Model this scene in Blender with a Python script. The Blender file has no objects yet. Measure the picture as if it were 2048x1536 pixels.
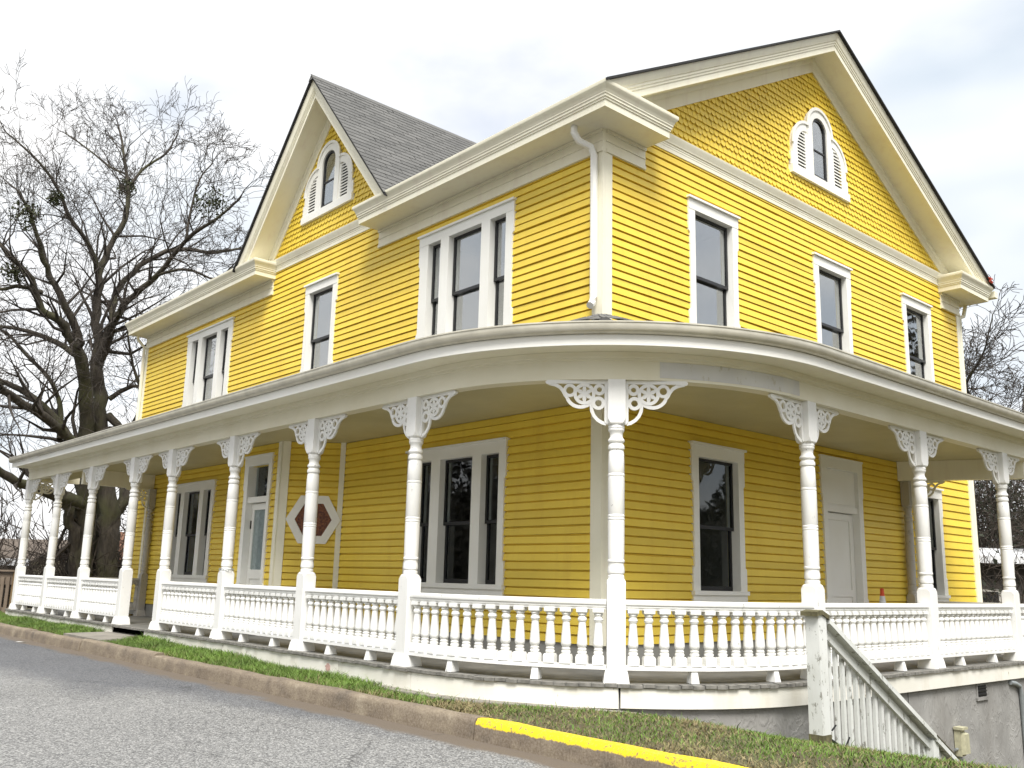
import bpy, bmesh, math, random
import numpy as np
from mathutils import Vector, Matrix

random.seed(7)
rng = np.random.default_rng(7)
S = bpy.context.scene
COL = S.collection
R = math.radians

# ------------------------------------------------------------------ camera
cam_d = bpy.data.cameras.new("camera")
cam = bpy.data.objects.new("camera", cam_d)
COL.objects.link(cam)
S.camera = cam
cam_d.sensor_width = 36.0
cam_d.lens = 1864.2 / 2048.0 * 36.0
cam_d.clip_start = 0.1
cam_d.clip_end = 2000.0
yaw, pit, rol = R(138.5347), R(11.8686), R(1.4505)
fw = Vector((math.cos(pit) * math.cos(yaw), math.cos(pit) * math.sin(yaw), math.sin(pit)))
rt = Vector((math.sin(yaw), -math.cos(yaw), 0.0))
up = rt.cross(fw)
rt2 = rt * math.cos(rol) + up * math.sin(rol)
up2 = -rt * math.sin(rol) + up * math.cos(rol)
cam.matrix_world = Matrix(((rt2.x, up2.x, -fw.x, 7.106), (rt2.y, up2.y, -fw.y, -7.641),
                           (rt2.z, up2.z, -fw.z, 0.920), (0, 0, 0, 1)))

# ------------------------------------------------------------------ sky, sun, exposure
SUN_AZ = Vector((0.80, -0.60, 0.0)).normalized()      # direction towards the sun, seen from above
SUN_EL = R(56)
W = bpy.data.worlds.new("World")
S.world = W
W.use_nodes = True
nt = W.node_tree
nt.nodes.clear()
wo = nt.nodes.new("ShaderNodeOutputWorld")
sky = nt.nodes.new("ShaderNodeTexSky")
sky.sky_type = 'NISHITA'
sky.sun_disc = False
sky.sun_elevation = SUN_EL
sky.sun_rotation = math.atan2(SUN_AZ.x, SUN_AZ.y)
sky.air_density = 1.0
sky.dust_density = 2.0
b1 = nt.nodes.new("ShaderNodeBackground")
b1.inputs[1].default_value = 0.055
nt.links.new(sky.outputs[0], b1.inputs[0])
tc = nt.nodes.new("ShaderNodeTexCoord")
mp = nt.nodes.new("ShaderNodeMapping")
mp.inputs['Scale'].default_value = (1.0, 1.0, 2.2)
mp.inputs['Location'].default_value = (1.3, 0.0, 0.0)
nt.links.new(tc.outputs['Generated'], mp.inputs[0])
n1 = nt.nodes.new("ShaderNodeTexNoise")
n1.inputs['Scale'].default_value = 2.3
n1.inputs['Detail'].default_value = 6
n1.inputs['Roughness'].default_value = 0.5
nt.links.new(mp.outputs[0], n1.inputs[0])
cr = nt.nodes.new("ShaderNodeMapRange")
cr.inputs['From Min'].default_value = 0.22
cr.inputs['From Max'].default_value = 0.48
cr.inputs['To Min'].default_value = 0.55
cr.inputs['To Max'].default_value = 1.0
cr.interpolation_type = 'SMOOTHSTEP'
nt.links.new(n1.outputs[0], cr.inputs[0])
n2 = nt.nodes.new("ShaderNodeTexNoise")
n2.inputs['Scale'].default_value = 1.6
n2.inputs['Detail'].default_value = 4
nt.links.new(mp.outputs[0], n2.inputs[0])
cc = nt.nodes.new("ShaderNodeValToRGB")
cc.color_ramp.elements[0].position = 0.28
cc.color_ramp.elements[0].color = (0.62, 0.72, 0.83, 1)
cc.color_ramp.elements[1].position = 0.48
cc.color_ramp.elements[1].color = (1.1, 1.1, 1.1, 1)
nt.links.new(n2.outputs[0], cc.inputs[0])
b2 = nt.nodes.new("ShaderNodeBackground")
b2.inputs[1].default_value = 0.29
nt.links.new(cc.outputs[0], b2.inputs[0])
mx = nt.nodes.new("ShaderNodeMixShader")
nt.links.new(cr.outputs[0], mx.inputs[0])
nt.links.new(b1.outputs[0], mx.inputs[1])
nt.links.new(b2.outputs[0], mx.inputs[2])
nt.links.new(mx.outputs[0], wo.inputs[0])

sd = bpy.data.lights.new("sun", 'SUN')
sd.energy = 1.5
sd.angle = R(26)
sd.color = (1.0, 0.97, 0.92)
so = bpy.data.objects.new("sun", sd)
COL.objects.link(so)
sdir = Vector((SUN_AZ.x * math.cos(SUN_EL), SUN_AZ.y * math.cos(SUN_EL), math.sin(SUN_EL)))
so.rotation_euler = sdir.to_track_quat('Z', 'Y').to_euler()
so.location = (20, -15, 25)

S.view_settings.view_transform = 'Standard'
S.view_settings.look = 'None'
S.view_settings.exposure = 1.92
S.view_settings.gamma = 1.0
S.view_settings.use_curve_mapping = False
S.render.engine = 'CYCLES'
S.cycles.max_bounces = 8
S.cycles.transparent_max_bounces = 12

# ------------------------------------------------------------------ materials
def nodes_of(name):
    m = bpy.data.materials.new(name)
    m.use_nodes = True
    t = m.node_tree
    b = t.nodes["Principled BSDF"]
    return m, t, b


def noise(t, scale, detail=5, rough=0.55, vec=None, mscale=None, obj=True):
    n = t.nodes.new("ShaderNodeTexNoise")
    n.inputs['Scale'].default_value = scale
    n.inputs['Detail'].default_value = detail
    n.inputs['Roughness'].default_value = rough
    if vec is None:
        g = t.nodes.new("ShaderNodeNewGeometry")
        vec = g.outputs['Position']
    if mscale:
        mm = t.nodes.new("ShaderNodeMapping")
        mm.inputs['Scale'].default_value = mscale
        t.links.new(vec, mm.inputs[0])
        vec = mm.outputs[0]
    t.links.new(vec, n.inputs[0])
    return n


def ramp(t, src, stops):
    r = t.nodes.new("ShaderNodeValToRGB")
    e = r.color_ramp.elements
    while len(e) < len(stops):
        e.new(0.5)
    for el, (p, c) in zip(e, stops):
        el.position = p
        el.color = (c[0], c[1], c[2], 1) if not isinstance(c, (int, float)) else (c, c, c, 1)
    t.links.new(src, r.inputs[0])
    return r


def mixc(t, fac, a, b, mode='MIX'):
    m = t.nodes.new("ShaderNodeMix")
    m.data_type = 'RGBA'
    m.blend_type = mode
    for i, v in ((0, fac), (6, a), (7, b)):
        if hasattr(v, 'links') or hasattr(v, 'is_linked'):
            t.links.new(v, m.inputs[i])
        else:
            m.inputs[i].default_value = v if i == 0 else (v[0], v[1], v[2], 1)
    return m.outputs[2]


def bump(t, b, src, strength, dist=0.01):
    n = t.nodes.new("ShaderNodeBump")
    n.inputs['Strength'].default_value = strength
    n.inputs['Distance'].default_value = dist
    t.links.new(src, n.inputs['Height'])
    t.links.new(n.outputs[0], b.inputs['Normal'])
    return n


def paint(name, col, dark, rough=0.45, grain=(3, 3, 40), chips=None, chip_lo=0.64, rand=0.06, bs=0.25, streak=False):
    """painted wood: faint grain, blotches, a little shade difference from piece to piece, optional worn spots"""
    m, t, b = nodes_of(name)
    nb = noise(t, 1.3, 4)
    c = ramp(t, nb.outputs[0], [(0.3, dark), (0.62, col)]).outputs[0]
    oi = t.nodes.new("ShaderNodeObjectInfo")
    mr = t.nodes.new("ShaderNodeMapRange")
    mr.inputs['To Min'].default_value = 1.0 - rand
    mr.inputs['To Max'].default_value = 1.0 + rand
    t.links.new(oi.outputs['Random'], mr.inputs[0])
    hv = t.nodes.new("ShaderNodeHueSaturation")
    t.links.new(mr.outputs[0], hv.inputs['Value'])
    t.links.new(c, hv.inputs['Color'])
    c = hv.outputs[0]
    ng = noise(t, 6, 5, 0.6, mscale=grain)
    if streak:
        ns = noise(t, 3.5, 6, 0.7, mscale=(1.6, 1.6, 0.16))
        fs = ramp(t, ns.outputs[0], [(0.50, 0.0), (0.80, 0.32)]).outputs[0]
        c = mixc(t, fs, c, (col[0] * 0.70, col[1] * 0.56, col[2] * 0.6))
    if chips:
        nc = noise(t, 9, 9, 0.72, mscale=(1.6, 1.6, 0.7))
        f = ramp(t, nc.outputs[0], [(chip_lo, 0.0), (chip_lo + 0.035, 1.0)]).outputs[0]
        c = mixc(t, f, c, chips)
        nd = noise(t, 2.2, 6, 0.65, mscale=(1, 1, 0.35))
        f2 = ramp(t, nd.outputs[0], [(0.5, 0.0), (0.75, 0.35)]).outputs[0]
        c = mixc(t, f2, c, (chips[0] * 1.6, chips[1] * 1.6, chips[2] * 1.5))
    t.links.new(c, b.inputs['Base Color'])
    b.inputs['Roughness'].default_value = rough
    bump(t, b, ng.outputs[0], bs, 0.004)
    return m


def plain(name, col, rough=0.5, metal=0.0, var=0.25, scale=6):
    m, t, b = nodes_of(name)
    n = noise(t, scale, 5)
    d = tuple(x * (1 - var) for x in col)
    t.links.new(ramp(t, n.outputs[0], [(0.3, d), (0.7, col)]).outputs[0], b.inputs['Base Color'])
    b.inputs['Roughness'].default_value = rough
    b.inputs['Metallic'].default_value = metal
    return m


M = {}
M['yellow'] = paint('yellow_paint', (0.845, 0.625, 0.075), (0.805, 0.58, 0.058), 0.5, (4, 4, 60), rand=0.075, streak=True)
M['yellow_plain'] = paint('yellow_paint_core', (0.78, 0.58, 0.065), (0.74, 0.54, 0.055), 0.5)
M['cream'] = paint('cream_paint', (0.86, 0.83, 0.68), (0.82, 0.785, 0.62), 0.5, (3, 3, 30), rand=0.02, bs=0.15, streak=True)
M['cream_worn'] = paint('cream_paint_worn', (0.83, 0.80, 0.66), (0.76, 0.72, 0.56), 0.5, (3, 3, 30),
                        chips=(0.45, 0.44, 0.38), chip_lo=0.68, rand=0.02)
M['white'] = paint('white_paint', (0.86, 0.86, 0.84), (0.80, 0.80, 0.78), 0.42, (20, 20, 3), chips=(0.36, 0.36, 0.34),
                   chip_lo=0.645, rand=0.03)
M['white_trim'] = paint('white_trim_paint', (0.88, 0.875, 0.83), (0.84, 0.83, 0.77), 0.42, rand=0.02, bs=0.12)
M['white_old'] = paint('white_paint_flaking', (0.72, 0.735, 0.715), (0.58, 0.60, 0.575), 0.6, (14, 14, 2),
                       chips=(0.26, 0.26, 0.23), chip_lo=0.57, rand=0.05)
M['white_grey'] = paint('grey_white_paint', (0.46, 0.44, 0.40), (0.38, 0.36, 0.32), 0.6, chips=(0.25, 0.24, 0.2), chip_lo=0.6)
M['skirt'] = paint('skirt_paint', (0.86, 0.84, 0.77), (0.78, 0.76, 0.68), 0.5, (3, 3, 20), chips=(0.30, 0.25, 0.17), chip_lo=0.655, rand=0.04)
M['primer'] = paint('grey_primer_patch', (0.66, 0.66, 0.64), (0.54, 0.54, 0.53), 0.6, (3, 3, 3), chips=(0.5, 0.48, 0.4), chip_lo=0.6)
M['moss'] = plain('mossy_wood', (0.16, 0.145, 0.075), 0.9, var=0.6, scale=25)
M['deck'] = plain('deck_grey_paint', (0.17, 0.168, 0.158), 0.6, var=0.4, scale=3)
M['deck_edge'] = plain('deck_edge_wood', (0.27, 0.26, 0.235), 0.85, var=0.6, scale=14)
M['base_grey'] = plain('grey_base_paint', (0.31, 0.305, 0.28), 0.6, var=0.15, scale=2)
M['black'] = plain('black_sash_paint', (0.014, 0.015, 0.017), 0.35, var=0.3)
M['dark'] = plain('dark_void_and_shade', (0.012, 0.012, 0.012), 0.9)
M['inside'] = plain('interior_plaster', (0.46, 0.45, 0.42), 0.8, var=0.1)
M['curtain'] = plain('lace_curtain', (0.80, 0.80, 0.78), 0.9, var=0.3, scale=18)
M['brass'] = plain('dark_metal', (0.05, 0.04, 0.03), 0.4, 0.8)
M['galv'] = plain('grey_pipe', (0.34, 0.37, 0.38), 0.45, 0.3)
M['gutter'] = plain('gutter_aluminium', (0.66, 0.63, 0.53), 0.28, 0.25, var=0.22, scale=5)
M['orange'] = plain('cone_orange', (0.80, 0.09, 0.02), 0.5, var=0.3)
M['reflect'] = plain('cone_white_band', (0.75, 0.75, 0.75), 0.4)
M['red'] = plain('red_wire', (0.45, 0.05, 0.02), 0.5)
M['boxtan'] = plain('beige_enclosure', (0.50, 0.48, 0.33), 0.55, var=0.3, scale=20)
M['wood'] = paint('raw_wood', (0.30, 0.21, 0.10), (0.20, 0.13, 0.06), 0.8, (30, 30, 3))
M['wood_grey'] = paint('weathered_wood', (0.20, 0.155, 0.115), (0.12, 0.09, 0.065), 0.85, (30, 30, 3))
M['tan'] = plain('tan_siding', (0.42, 0.37, 0.27), 0.7, var=0.25, scale=3)
M['darkwall'] = plain('dark_shed_boards', (0.06, 0.052, 0.045), 0.8, var=0.4, scale=4)
M['darkroof'] = plain('weathered_roof', (0.15, 0.12, 0.095), 0.85, var=0.5, scale=8)
M['tanroof'] = plain('brown_roof', (0.20, 0.095, 0.055), 0.85, var=0.5, scale=8)
M['whitemetal'] = plain('white_metal_roof', (0.75, 0.76, 0.78), 0.4)
M['paper'] = plain('paper', (0.75, 0.75, 0.72), 0.7)
M['pink'] = plain('pink_spray', (0.66, 0.43, 0.38), 0.7, var=0.3, scale=40)


def mk_osb():
    m, t, b = nodes_of('stained_board')
    v = t.nodes.new("ShaderNodeTexVoronoi")
    v.inputs['Scale'].default_value = 45
    g = t.nodes.new("ShaderNodeNewGeometry")
    t.links.new(g.outputs['Position'], v.inputs[0])
    c = ramp(t, v.outputs['Color'], [(0.1, (0.07, 0.018, 0.006)), (0.9, (0.24, 0.075, 0.02))]).outputs[0]
    t.links.new(c, b.inputs['Base Color'])
    b.inputs['Roughness'].default_value = 0.5
    return m


M['osb'] = mk_osb()


def mk_glass(name, f0):
    m = bpy.data.materials.new(name)
    m.use_nodes = True
    t = m.node_tree
    t.nodes.clear()
    o = t.nodes.new("ShaderNodeOutputMaterial")
    tr = t.nodes.new("ShaderNodeBsdfTransparent")
    tr.inputs[0].default_value = (0.82, 0.86, 0.87, 1)
    gl = t.nodes.new("ShaderNodeBsdfGlossy")
    gl.inputs['Roughness'].default_value = 0.015
    gl.inputs[0].default_value = (1, 1, 1, 1)
    lw = t.nodes.new("ShaderNodeLayerWeight")
    lw.inputs[0].default_value = 0.5
    pw = t.nodes.new("ShaderNodeMath")
    pw.operation = 'POWER'
    pw.inputs[1].default_value = 5.0
    t.links.new(lw.outputs['Facing'], pw.inputs[0])
    fr = t.nodes.new("ShaderNodeMath")
    fr.operation = 'MULTIPLY_ADD'
    fr.inputs[1].default_value = 1.0 - f0
    fr.inputs[2].default_value = f0
    t.links.new(pw.outputs[0], fr.inputs[0])
    n = noise(t, 2.0, 2)
    bp = t.nodes.new("ShaderNodeBump")
    bp.inputs['Strength'].default_value = 0.05
    bp.inputs['Distance'].default_value = 0.02
    t.links.new(n.outputs[0], bp.inputs['Height'])
    t.links.new(bp.outputs[0], gl.inputs['Normal'])
    mx = t.nodes.new("ShaderNodeMixShader")
    t.links.new(fr.outputs[0], mx.inputs[0])
    t.links.new(tr.outputs[0], mx.inputs[1])
    t.links.new(gl.outputs[0], mx.inputs[2])
    t.links.new(mx.outputs[0], o.inputs[0])
    return m


M['glass'] = mk_glass('coated_window_glass', 0.26)
M['glass_old'] = mk_glass('old_window_glass', 0.045)


def mk_stucco():
    m, t, b = nodes_of('grey_stucco')
    n = noise(t, 2.0, 6)
    n3 = noise(t, 0.8, 4, mscale=(1, 1, 0.4))
    c = ramp(t, n.outputs[0], [(0.3, (0.23, 0.225, 0.215)), (0.7, (0.36, 0.355, 0.34))]).outputs[0]
    st = ramp(t, n3.outputs[0], [(0.5, 0.0), (0.72, 0.55)]).outputs[0]
    c = mixc(t, st, c, (0.17, 0.155, 0.135))
    t.links.new(c, b.inputs['Base Color'])
    b.inputs['Roughness'].default_value = 0.85
    n2 = noise(t, 4.0, 4, 0.55, mscale=(1.0, 1.0, 0.6))
    n2.inputs['Distortion'].default_value = 1.6
    rr = ramp(t, n2.outputs[0], [(0.44, 0.0), (0.50, 1.0), (0.56, 0.45)])
    bump(t, b, rr.outputs[0], 0.32, 0.02)
    return m


M['stucco'] = mk_stucco()


def mk_kerb(name, yellow):
    m, t, b = nodes_of(name)
    n = noise(t, 3.0, 8, 0.65)
    c = ramp(t, n.outputs[0], [(0.30, (0.045, 0.033, 0.022)), (0.46, (0.145, 0.108, 0.070)), (0.60, (0.22, 0.175, 0.115)), (0.74, (0.40, 0.35, 0.26))]).outputs[0]
    nf = noise(t, 60, 3)
    c = mixc(t, 0.35, c, ramp(t, nf.outputs[0], [(0.3, (0.10, 0.08, 0.06)), (0.7, (0.40, 0.35, 0.29))]).outputs[0])
    if yellow:
        g = t.nodes.new("ShaderNodeNewGeometry")
        sx = t.nodes.new("ShaderNodeSeparateXYZ")
        t.links.new(g.outputs['Position'], sx.inputs[0])
        ny = noise(t, 14, 6, 0.7)
        ma = t.nodes.new("ShaderNodeMath")
        ma.operation = 'MULTIPLY_ADD'
        ma.inputs[1].default_value = 0.055
        t.links.new(ny.outputs[0], ma.inputs[0])
        t.links.new(sx.outputs[2], ma.inputs[2])
        mr = t.nodes.new("ShaderNodeMapRange")
        mr.inputs['From Min'].default_value = -0.197
        mr.inputs['From Max'].default_value = -0.188
        t.links.new(ma.outputs[0], mr.inputs[0])
        nw = noise(t, 35, 8, 0.75)
        yc = ramp(t, nw.outputs[0], [(0.41, (0.27, 0.20, 0.08)), (0.48, (0.84, 0.61, 0.012))]).outputs[0]
        c = mixc(t, mr.outputs[0], c, yc)
    t.links.new(c, b.inputs['Base Color'])
    b.inputs['Roughness'].default_value = 0.85
    nb = noise(t, 45, 6, 0.7)
    bump(t, b, nb.outputs[0], 0.5, 0.01)
    return m


M['kerb'] = mk_kerb('kerb_concrete', False)
M['kerb_yellow'] = mk_kerb('kerb_concrete_yellow', True)
M['slab'] = plain('concrete_slab', (0.27, 0.25, 0.215), 0.85, var=0.35, scale=4)


def mk_asphalt():
    m, t, b = nodes_of('asphalt')
    g = t.nodes.new("ShaderNodeNewGeometry")
    v = t.nodes.new("ShaderNodeTexVoronoi")
    v.inputs['Scale'].default_value = 100
    t.links.new(g.outputs['Position'], v.inputs[0])
    nb = noise(t, 0.55, 6, 0.6)
    agg = ramp(t, v.outputs['Color'], [(0.15, (0.045, 0.046, 0.048)), (0.5, (0.18, 0.18, 0.178)), (0.88, (0.47, 0.47, 0.455))]).outputs[0]
    # paler stone in the near lane, darker and bluer towards the far kerb
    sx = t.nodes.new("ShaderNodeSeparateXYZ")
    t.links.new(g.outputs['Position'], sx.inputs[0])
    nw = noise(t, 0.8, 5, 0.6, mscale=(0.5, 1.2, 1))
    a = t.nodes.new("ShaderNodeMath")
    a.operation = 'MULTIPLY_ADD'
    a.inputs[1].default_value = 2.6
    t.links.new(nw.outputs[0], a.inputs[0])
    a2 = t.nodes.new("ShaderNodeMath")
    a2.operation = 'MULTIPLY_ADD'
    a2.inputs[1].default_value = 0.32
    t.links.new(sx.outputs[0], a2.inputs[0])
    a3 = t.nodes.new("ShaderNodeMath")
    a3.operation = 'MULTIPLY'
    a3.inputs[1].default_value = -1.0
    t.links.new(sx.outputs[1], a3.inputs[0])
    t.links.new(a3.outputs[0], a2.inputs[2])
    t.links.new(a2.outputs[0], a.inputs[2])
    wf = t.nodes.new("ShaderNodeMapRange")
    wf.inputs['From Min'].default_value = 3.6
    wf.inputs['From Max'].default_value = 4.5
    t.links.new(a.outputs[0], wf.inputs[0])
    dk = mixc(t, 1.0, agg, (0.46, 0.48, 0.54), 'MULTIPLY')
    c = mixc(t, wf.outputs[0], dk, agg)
    c = mixc(t, 0.22, c, ramp(t, nb.outputs[0], [(0.3, (0.06, 0.06, 0.06)), (0.7, (0.19, 0.19, 0.186))]).outputs[0])
    # washed-in dirt by the kerb
    nd = noise(t, 2.5, 6, 0.65, mscale=(0.5, 1.5, 1))
    d = t.nodes.new("ShaderNodeMath")
    d.operation = 'MULTIPLY_ADD'
    d.inputs[1].default_value = 0.55
    t.links.new(nd.outputs[0], d.inputs[0])
    t.links.new(sx.outputs[1], d.inputs[2])
    df = t.nodes.new("ShaderNodeMapRange")
    df.inputs['From Min'].default_value = -2.68
    df.inputs['From Max'].default_value = -2.55
    t.links.new(d.outputs[0], df.inputs[0])
    c = mixc(t, df.outputs[0], c, (0.13, 0.105, 0.08))
    # thin cracks
    vc = t.nodes.new("ShaderNodeTexVoronoi")
    vc.feature = 'DISTANCE_TO_EDGE'
    vc.inputs['Scale'].default_value = 0.42
    nn = noise(t, 3, 5)
    va = t.nodes.new("ShaderNodeVectorMath")
    va.operation = 'MULTIPLY_ADD'
    va.inputs[1].default_value = (0.5, 0.5, 0)
    t.links.new(nn.outputs['Color'], va.inputs[0])
    t.links.new(g.outputs['Position'], va.inputs[2])
    t.links.new(va.outputs[0], vc.inputs[0])
    cf = ramp(t, vc.outputs['Distance'], [(0.0, 0.75), (0.004, 0.0)]).outputs[0]
    c = mixc(t, cf, c, (0.03, 0.03, 0.03))
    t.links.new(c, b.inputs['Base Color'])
    b.inputs['Roughness'].default_value = 0.8
    bump(t, b, v.outputs['Distance'], 0.4, 0.01)
    return m


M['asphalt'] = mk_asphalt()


def mk_shingle():
    m, t, b = nodes_of('asphalt_shingle')
    oi = t.nodes.new("ShaderNodeObjectInfo")
    c = ramp(t, oi.outputs['Random'], [(0.0, (0.075, 0.075, 0.071)), (1.0, (0.135, 0.133, 0.126))]).outputs[0]
    n = noise(t, 90, 3)
    c = mixc(t, 0.35, c, ramp(t, n.outputs[0], [(0.35, (0.05, 0.05, 0.05)), (0.7, (0.26, 0.26, 0.255))]).outputs[0])
    t.links.new(c, b.inputs['Base Color'])
    b.inputs['Roughness'].default_value = 0.9
    return m


M['shingle'] = mk_shingle()
M['shingle_dark'] = plain('roof_felt_dark', (0.035, 0.035, 0.037), 0.9, var=0.5, scale=30)


def mk_bark():
    m, t, b = nodes_of('bark')
    n = noise(t, 3, 8, 0.7, mscale=(2.5, 2.5, 0.5))
    c = ramp(t, n.outputs[0], [(0.3, (0.022, 0.018, 0.014)), (0.7, (0.095, 0.08, 0.062))]).outputs[0]
    n2 = noise(t, 0.9, 5)
    f = ramp(t, n2.outputs[0], [(0.48, 0.0), (0.66, 0.65)]).outputs[0]
    c = mixc(t, f, c, (0.10, 0.105, 0.045))
    t.links.new(c, b.inputs['Base Color'])
    b.inputs['Roughness'].default_value = 0.95
    bump(t, b, n.outputs[0], 0.9, 0.06)
    return m


M['bark'] = mk_bark()
M['twig'] = plain('twig_bark', (0.072, 0.060, 0.050), 0.95, var=0.5, scale=2)
M['twig_dark'] = plain('brush_twigs', (0.075, 0.058, 0.044), 0.95, var=0.6, scale=1)
M['leafdark'] = plain('evergreen_leaf', (0.030, 0.036, 0.018), 0.8, var=0.6, scale=1.2)
M['woods'] = plain('far_wood_leaf', (0.052, 0.048, 0.036), 0.9, var=0.55, scale=0.25)
M['mistletoe'] = plain('mistletoe_leaf', (0.06, 0.072, 0.022), 0.7, var=0.5, scale=3)


def mk_grass():
    m, t, b = nodes_of('grass_blades')
    g = t.nodes.new("ShaderNodeNewGeometry")
    at = t.nodes.new("ShaderNodeAttribute")
    at.attribute_name = 'tint'
    n = noise(t, 1.5, 5)
    gr = ramp(t, n.outputs[0], [(0.3, (0.055, 0.125, 0.012)), (0.7, (0.13, 0.25, 0.024))]).outputs[0]
    n2 = noise(t, 8, 4)
    dr = ramp(t, n2.outputs[0], [(0.3, (0.13, 0.09, 0.045)), (0.7, (0.33, 0.26, 0.14))]).outputs[0]
    c = mixc(t, at.outputs['Fac'], gr, dr)
    t.links.new(c, b.inputs['Base Color'])
    b.inputs['Roughness'].default_value = 0.7
    return m


M['grass'] = mk_grass()


def mk_ground():
    m, t, b = nodes_of('lawn_soil')
    n = noise(t, 1.2, 8, 0.65)
    n2 = noise(t, 22, 6, 0.7)
    c = ramp(t, n.outputs[0], [(0.35, (0.055, 0.075, 0.02)), (0.65, (0.10, 0.075, 0.045))]).outputs[0]
    c = mixc(t, 0.5, c, ramp(t, n2.outputs[0], [(0.3, (0.045, 0.035, 0.022)), (0.7, (0.17, 0.14, 0.075))]).outputs[0])
    t.links.new(c, b.inputs['Base Color'])
    b.inputs['Roughness'].default_value = 0.95
    bump(t, b, n2.outputs[0], 0.8, 0.03)
    return m


M['ground'] = mk_ground()


def mk_ceiling():
    m, t, b = nodes_of('beadboard_ceiling')
    n = noise(t, 1.2, 4)
    c = ramp(t, n.outputs[0], [(0.3, (0.47, 0.425, 0.24)), (0.7, (0.57, 0.52, 0.31))]).outputs[0]
    t.links.new(c, b.inputs['Base Color'])
    b.inputs['Roughness'].default_value = 0.5
    w = t.nodes.new("ShaderNodeTexWave")
    w.wave_type = 'BANDS'
    w.bands_direction = 'X'
    w.inputs['Scale'].default_value = 3.6
    g = t.nodes.new("ShaderNodeNewGeometry")
    t.links.new(g.outputs['Position'], w.inputs[0])
    bump(t, b, ramp(t, w.outputs[0], [(0.0, 0.0), (0.12, 1.0)]).outputs[0], 0.4, 0.01)
    return m


M['ceiling'] = mk_ceiling()

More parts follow.
